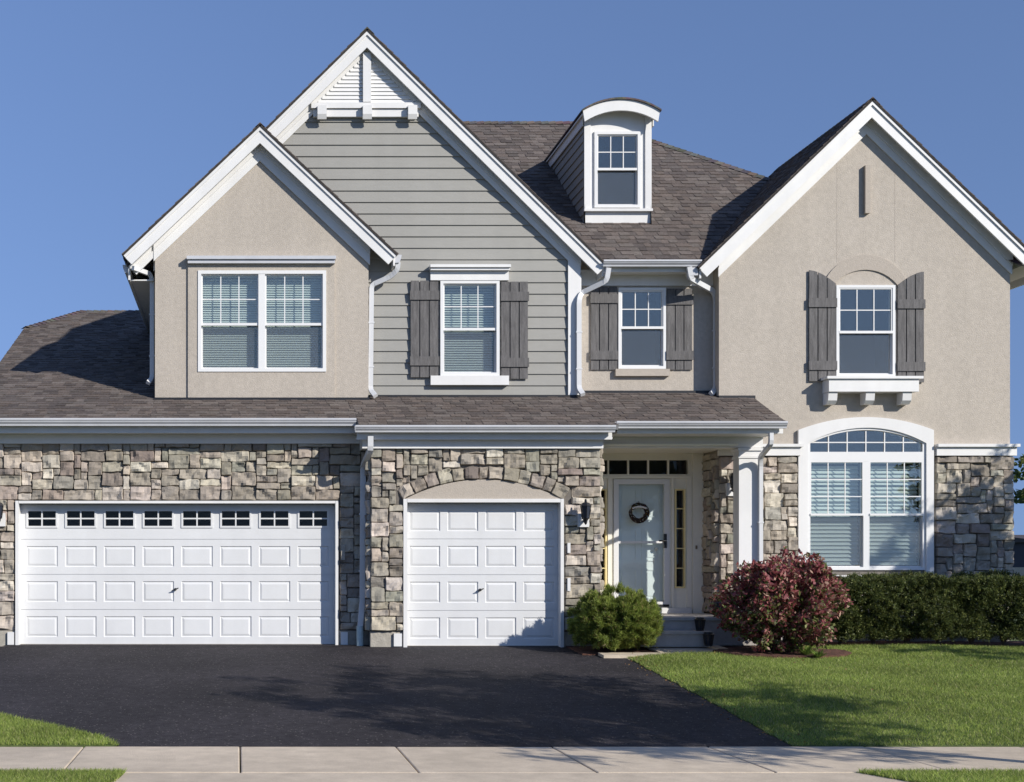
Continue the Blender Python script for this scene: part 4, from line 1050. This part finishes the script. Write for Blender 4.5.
# ================================================================ THINGS ON AND AROUND THE HOUSE
# wreath hanging on the door
xw, zw, yw = X(638, YD), Z(513, YD), YD-.035
t = thing('wreath', 'round twig wreath with a white band and small blossoms hanging on the front door', 'wreath', (xw, yw, zw))
mb = MB(); rd = random.Random(3)
for k in range(26):
    ph = rd.uniform(0, 6.28); R_ = .135+rd.uniform(-.025, .025); pts = []
    for i in range(15): a = ph+i/14*4.2; r = R_+.018*math.sin(a*3+k); pts.append((xw+r*math.cos(a), yw-.015+.02*math.sin(a*2+k*1.7), zw+r*math.sin(a)))
    mb.round(pts, .007, 4)
mb.build('twig_ring', 'twig', t)
mb = MB(); pts = [(xw-.12+.24*i/8, yw-.04, zw+.075+.03*math.sin(i/8*3.14)) for i in range(9)]; mb.round(pts, .016, 6); mb.build('ribbon', 'white', t)
n = 90; a = rg.uniform(0, 6.28, n); Cn = np.stack([xw+.14*np.cos(a)+rg.normal(0, .014, n), np.full(n, yw-.04)+rg.normal(0, .006, n), zw+.14*np.sin(a)+rg.normal(0, .014, n)], 1)
A = rvec(rg, n)*.012; B = orth(rg, A)*.008; cards('blossoms', 'leaf', Cn, A, B, pal(rg, n, [(.5, .3, .05), (.25, .06, .04), (.75, .73, .66), (.1, .12, .04)], [.2, .15, .4, .25]), t)
mb = MB(); mb.round([(xw, yw-.02, zw+.14), (xw, yw-.01, zw+.2)], .006, 5); mb.build('hanger', 'black', t)

# plant pot on the porch
px_, py_ = X(722, 20.3), 20.3
t = thing('plant_pot', 'dark glazed plant pot on a terracotta saucer on the porch floor', 'plant pot', (px_, py_, ZP))
mb = MB(); mb.lathe((px_, py_, ZP), [(.07, .035), (.115, .09), (.145, .16), (.15, .2), (.165, .215), (.165, .235), (.14, .235), (.13, .2)], 24); mb.build('pot', 'glaze', t, smooth=True)
mb = MB(); mb.lathe((px_, py_, ZP), [(.11, .002), (.15, .03), (.155, .034), (.13, .033)], 24); mb.build('saucer', 'terracotta', t)
n = 500; d = rvec(rg, n); d[:, 2] = abs(d[:, 2]); Cn = np.array([px_, py_, ZP+.22])+d*rg.uniform(.03, .2, (n, 1)); A = rvec(rg, n)*.022; B = orth(rg, A)*.012
cards('foliage', 'leaf', Cn, A, B, pal(rg, n, [(.15, .03, .03), (.08, .10, .03), (.2, .09, .06)], [.5, .3, .2]), t)
# step lanterns
def lantern(x, y, z, lab):
    t = thing('path_lantern', lab, 'lantern', (x, y, z), 'black lanterns on the entry steps')
    mb = MB(); mb.lathe((x, y, z+.0), [(.055, .0), (.06, .012), (.055, .02)], 12); mb.lathe((x, y, z), [(.09, .165), (.092, .175), (.065, .188), (.062, .205), (.0, .21)], 12)
    for i in range(12):
        a = math.pi/6*i; mb.round([(x+.053*math.cos(a), y+.053*math.sin(a), z+.015), (x+.078*math.cos(a), y+.078*math.sin(a), z+.168)], .006, 4)
    mb.build('lantern_frame', 'black', t); mb = MB(); mb.lathe((x, y, z+.018), [(.048, 0), (.07, .15)], 12); mb.build('lantern_glass', 'glaze', t)
lantern(X(700, 19.66), 19.66, .236, 'black ribbed lantern standing on the lower entry step')
lantern(X(708.5, 19.38), 19.38, .023, 'black ribbed lantern standing on the walkway in front of the lower step')

# ---------------------------------------------------------------- shrubs
def clumps(rg, n, c, rad, zmin=0, shell=.55):
    """clump centres in the outer part of an ellipsoid, with outward direction"""
    out = []; dr_ = []
    while len(out) < n:
        d = rvec(rg, 1)[0]; r = rg.uniform(shell, 1)
        p = np.array(c)+d*np.array(rad)*r
        if p[2] > zmin: out.append(p); dr_.append(d)
    return np.array(out), np.array(dr_)
def foliage(rg, cs, dirs, per, cr, ln, wd, up=.3, spread=1.0):
    n = len(cs)*per; c = np.repeat(cs, per, 0); d = np.repeat(dirs, per, 0)
    off = rvec(rg, n)*np.array(cr)*rg.uniform(.1, 1, (n, 1))**.7
    A = d*.9+rvec(rg, n)*spread+np.array([0, 0, up]); A /= np.linalg.norm(A, axis=1, keepdims=True)
    A = A*ln*rg.uniform(.6, 1.3, (n, 1)); B = orth(rg, A)*wd*rg.uniform(.7, 1.2, (n, 1))
    return c+off, A, B
def stems(t, cx, cy, z, n, h, spread, m='bark', r=.018, seed=1):
    mb = MB(); rd = random.Random(seed)
    for k in range(n):
        a = 6.28*k/n+rd.uniform(-.3, .3); s = spread*rd.uniform(.5, 1); hh = h*rd.uniform(.7, 1); p = []
        for i in range(6): f = i/5; p.append((cx+math.cos(a)*s*f**1.2+rd.uniform(-.01, .01), cy+math.sin(a)*s*f**1.2, z+hh*f))
        mb.round(p, [r*(1-.75*i/5) for i in range(6)], 6)
    return mb.build('stem', m, t)
# burning bush
bx_, by_ = X(779, 18.85), 18.85; z0 = lz(bx_, by_)
t = thing('burning_bush', 'rounded shrub turning crimson over green leaves beside the porch column', 'shrub', (bx_, by_, z0))
rg = np.random.default_rng(21)
cs, ds = clumps(rg, 900, (bx_, by_, .71), (.90, .80, .72), z0+.02, .5)
k = np.array([noise.noise(Vector((p[0]*2.6, p[1]*2.6, p[2]*2.6))) for p in cs]); cs = cs+ds*k[:, None]*.26
Cn, A, B = foliage(rg, cs, ds, 26, (.10, .10, .09), .040, .022, .15)
hh = np.clip((Cn[:, 2]-.15)/1.0, 0, 1); turned = rg.uniform(size=len(Cn)) < .34+.50*hh*(.6+.4*(Cn[:, 0] < bx_+.4))  # picks red autumn leaves, commoner higher up and to the left; others stay green
red = pal(rg, len(Cn), [(.30, .085, .09), (.22, .055, .065), (.42, .17, .16), (.46, .30, .23)], [.34, .22, .26, .18], .25); gr = pal(rg, len(Cn), [(.11, .14, .04), (.15, .08, .05), (.24, .25, .09)], [.55, .25, .2], .25)
cards('foliage', 'leaf', Cn, A, B, np.where(turned[:, None], red, gr), t); stems(t, bx_, by_, z0-.03, 14, .9, .72, seed=4)
# mounded pine
gx_, gy_ = X(616.5, 19.3), 19.32; z0 = .0
t = thing('mugo_pine', 'low mounded bright green pine shrub at the corner of the garage', 'shrub', (gx_, gy_, z0))
rg = np.random.default_rng(22)
cs, ds = clumps(rg, 1350, (gx_, gy_, .36), (.70, .52, .54), .04, .4)
k = np.array([noise.noise(Vector((p[0]*3.5, p[1]*3.5, p[2]*3.5))) for p in cs]); cs = cs+ds*k[:, None]*.07
c = np.repeat(cs, 120, 0); d = np.repeat(ds, 120, 0); n = len(c)
A = d*.8+rvec(rg, n)*.85+np.array([0, 0, .5]); A /= np.linalg.norm(A, axis=1, keepdims=True); A = A*rg.uniform(.04, .075, (n, 1)); B = orth(rg, A)*.0048
jit = np.repeat(rg.uniform(.65, 1.3, (len(cs), 1)), 120, 0)
Cn = c+rvec(rg, n)*rg.uniform(0, .055, (n, 1)); m_ = Cn[:, 2] > z0+.01
cards('foliage', 'needle', Cn[m_], A[m_], B[m_], (pal(rg, n, [(.24, .29, .055), (.16, .215, .045), (.33, .37, .095), (.25, .17, .08)], [.45, .35, .15, .05], .15)*jit)[m_], t, tri=True)
stems(t, gx_, gy_, -.01, 14, .55, .42, seed=5)
# yew hedge
t = thing('hedge', 'clipped dark green yew hedge below the arched window', 'hedge', (11, 20.0, .05))
rg = np.random.default_rng(23); hx0, hx1 = X(838, 19.5), 13.8; hy0, hy1 = 19.45, 20.55; hz1 = 1.04
n = 7000; f = rg.uniform(size=n); P_ = np.empty((n, 3)); D_ = np.zeros((n, 3))
u = rg.uniform(hx0, hx1, n); v = rg.uniform(0, 1, n); dep = rg.uniform(0, .30, n)**1.2
fr = f < .56; tp = (f >= .56) & (f < .9); sd_ = f >= .9
P_[fr] = np.stack([u, hy0+dep, .12+v*(hz1-.12)], 1)[fr]; D_[fr] = (0, -1, .2)
P_[tp] = np.stack([u, hy0+v*(hy1-hy0), hz1-dep], 1)[tp]; D_[tp] = (0, -.1, 1)
P_[sd_] = np.stack([np.where(rg.uniform(size=n) < .6, hx0+dep, hx1-dep), hy0+v*(hy1-hy0), .12+rg.uniform(size=n)*(hz1-.12)], 1)[sd_]; D_[sd_] = (-.8, -.2, .2)
k = np.array([noise.noise(Vector((p[0]*2.3, p[1]*2.3, p[2]*3.1))) for p in P_]); P_ = P_+D_*(k[:, None]*.16-.02)
low = np.clip((.45-P_[:, 2])/.45, 0, 1); P_[:, 1] += low*.16
per = 44; c = np.repeat(P_, per, 0); d = np.repeat(D_, per, 0); n = len(c)
A = d*.55+rvec(rg, n)*.9+np.array([0, -.1, .35]); A /= np.linalg.norm(A, axis=1, keepdims=True); A = A*rg.uniform(.025, .05, (n, 1)); B = orth(rg, A)*.0075
jit = np.repeat(rg.uniform(.6, 1.35, (len(P_), 1)), per, 0)
cards('foliage', 'needle', c+rvec(rg, n)*rg.uniform(0, .06, (n, 1)), A, B, pal(rg, n, [(.075, .100, .030), (.115, .135, .038), (.20, .21, .06), (.038, .052, .020)], [.4, .3, .12, .18], .15)*jit, t, tri=True)
mb = MB(); rd = random.Random(2); xx = hx0+.3
while xx < hx1-.2:
    y = 20.0+rd.uniform(-.1, .1)
    for k in range(5):
        a = rd.uniform(0, 6.28); mb.round([(xx, y, .0), (xx+.1*math.cos(a), y+.1*math.sin(a), .3), (xx+.3*math.cos(a), y+.28*math.sin(a), .8)], [.025, .018, .006], 5)
    xx += .5
mb.build('stem', 'bark', t)
# small perennials
def perennial(px, Y, lab, s=1):
    x = X(px, Y); z = lz(x, Y)+.02; rg = np.random.default_rng(int(px)); n = 110
    t = thing('ground_plant', lab, 'plant', (x, Y, z), 'small green plants at the bed edge'); a = rg.uniform(0, 6.28, n)
    L = rg.uniform(.07, .15, (n, 1))*s; A = np.stack([np.cos(a), np.sin(a), rg.uniform(.3, 1.2, n)], 1); A /= np.linalg.norm(A, axis=1, keepdims=True)
    Cn = np.array([x, Y, z])+A*L*.9; B = np.cross(A, np.array([0, 0, 1.])); B /= np.linalg.norm(B, axis=1, keepdims=True)
    cards('foliage', 'leaf', Cn, A*L*.75, B*.012*s, pal(rg, n, [(.22, .3, .06), (.15, .23, .05)], [.5, .5]), t)
perennial(806, 18.5, 'bright green leafy plant at the right foot of the crimson shrub', 1.0); perennial(818, 18.25, 'smaller light green plant in the lawn edge, right of its twin', .8)

# ---------------------------------------------------------------- trees
def tree(nm, lab, x, y, zb, hc, r, rz, n_cl, per, seed, lf=.055, tr=.12, cols=None, group=None, fol='leaf'):
    rg = np.random.default_rng(seed); rd = random.Random(seed)
    t = thing(nm, lab, 'tree', (x, y, zb), group)
    mb = MB(); top = zb+hc+rz*.6
    mb.round([(x, y, zb-.1), (x+.03, y, zb+(hc-rz)*.5), (x-.02, y+.03, zb+hc-rz*.4), (x, y, top)], [tr, tr*.8, tr*.6, tr*.12], 10)
    for k in range(14):
        a = rd.uniform(0, 6.28); z0 = zb+hc-rz*rd.uniform(.2, 1.0); e = r*rd.uniform(.6, .95)
        mb.round([(x, y, z0), (x+math.cos(a)*e*.5, y+math.sin(a)*e*.5, z0+rz*.25), (x+math.cos(a)*e, y+math.sin(a)*e, z0+rz*rd.uniform(.5, .9))], [tr*.35, tr*.22, tr*.06], 6)
    mb.build('trunk', 'bark', t)
    cs, ds = clumps(rg, n_cl, (x, y, zb+hc), (r, r, rz), zb, .25)
    k = np.array([noise.noise(Vector((p[0]*1.1+seed, p[1]*1.1, p[2]*1.1))) for p in cs]); cs = cs+ds*k[:, None]*r*.35
    keep = np.array([noise.noise(Vector((p[0]*.9, p[1]*.9+seed, p[2]*1.4))) > -.2 for p in cs]); cs, ds = cs[keep], ds[keep]
    Cn, A, B = foliage(rg, cs, ds, per, (r*.12, r*.12, rz*.09), lf, lf*.55, -.1)
    cards('crown', fol, Cn, A, B, pal(rg, len(Cn), cols or [(.07, .10, .025), (.05, .08, .02), (.11, .13, .035)], [.5, .3, .2]), t); return t
tree('street_tree', 'young broadleaf tree on the grass strip between sidewalk and street', 9.8, 9.1, -.6, 4.6, 2.75, 1.8, 700, 34, 31, .065)
tree('front_yard_tree', 'slender tree in the yard right of the house whose shade falls on the stone wall', 16.3, 17.2, -.15, 4.55, 1.2, 1.5, 300, 40, 32, .05, .07)
tree('yard_sapling', 'low sapling in the right front yard casting shade on the lawn', 15.0, 14.9, -.35, 3.2, .95, .75, 80, 30, 33, .05, .05)
tree('background_tree', 'dark leafy tree beyond the right end of the house', 42.6, 60, 0, 5.4, 5.6, 2.9, 500, 40, 34, .16, .3)
# ---------------------------------------------------------------- neighbour
t = thing('neighbour_house', 'low dark house far beyond the right corner of the hedge', 'house', (52, 80, 0))
mb = MB(); mb.box(49.3, 62, 78, 88, 1.35, 2.9); mb.build('wall', 'far_wall', t)
mb = MB(); mb.box(49.2, 62.1, 77.9, 88.1, -.1, 1.34); mb.build('base_wall', 'concrete', t)
mb = MB(); zz = 2.9; mb.solid([(49.0, 77.5, zz), (49.0, 88.5, zz), (49.0, 83, zz+.55)], (13.4, 0, 0)); mb.build('roof', 'far_roof', t)
mb = MB(); mb.box(52, 53.4, 77.93, 77.99, 1.6, 2.5); f = mb.build('window', 'white', t); mb = MB(); mb.box(52.1, 53.3, 77.9, 77.925, 1.7, 2.4); mb.build('pane', 'glass_low', f)

# ---------------------------------------------------------------- fallen leaves (uncountable litter along the lawn edge and bed)
rg = np.random.default_rng(77); n = 240
y = rg.uniform(12.6, 19.3, n); x = np.array([XR(b) for b in y])+rg.normal(.02, .10, n)
k = rg.uniform(size=n) < .35; x = np.where(k, rg.uniform(5.6, 13, n), x)
z = np.array([(lz(a, b)+.03) if a > XR(b)+.02 else gz(b)+.02 for a, b in zip(x, y)])
A = rvec(rg, n)*np.array([1, 1, .25])*.016; B = orth(rg, A)*.010
o = cards('leaf_litter', 'leaf', np.stack([x, y, z], 1), A, B, pal(rg, n, [(.28, .16, .06), (.20, .10, .05), (.32, .25, .08)], [.4, .35, .25])); o['kind'] = 'stuff'
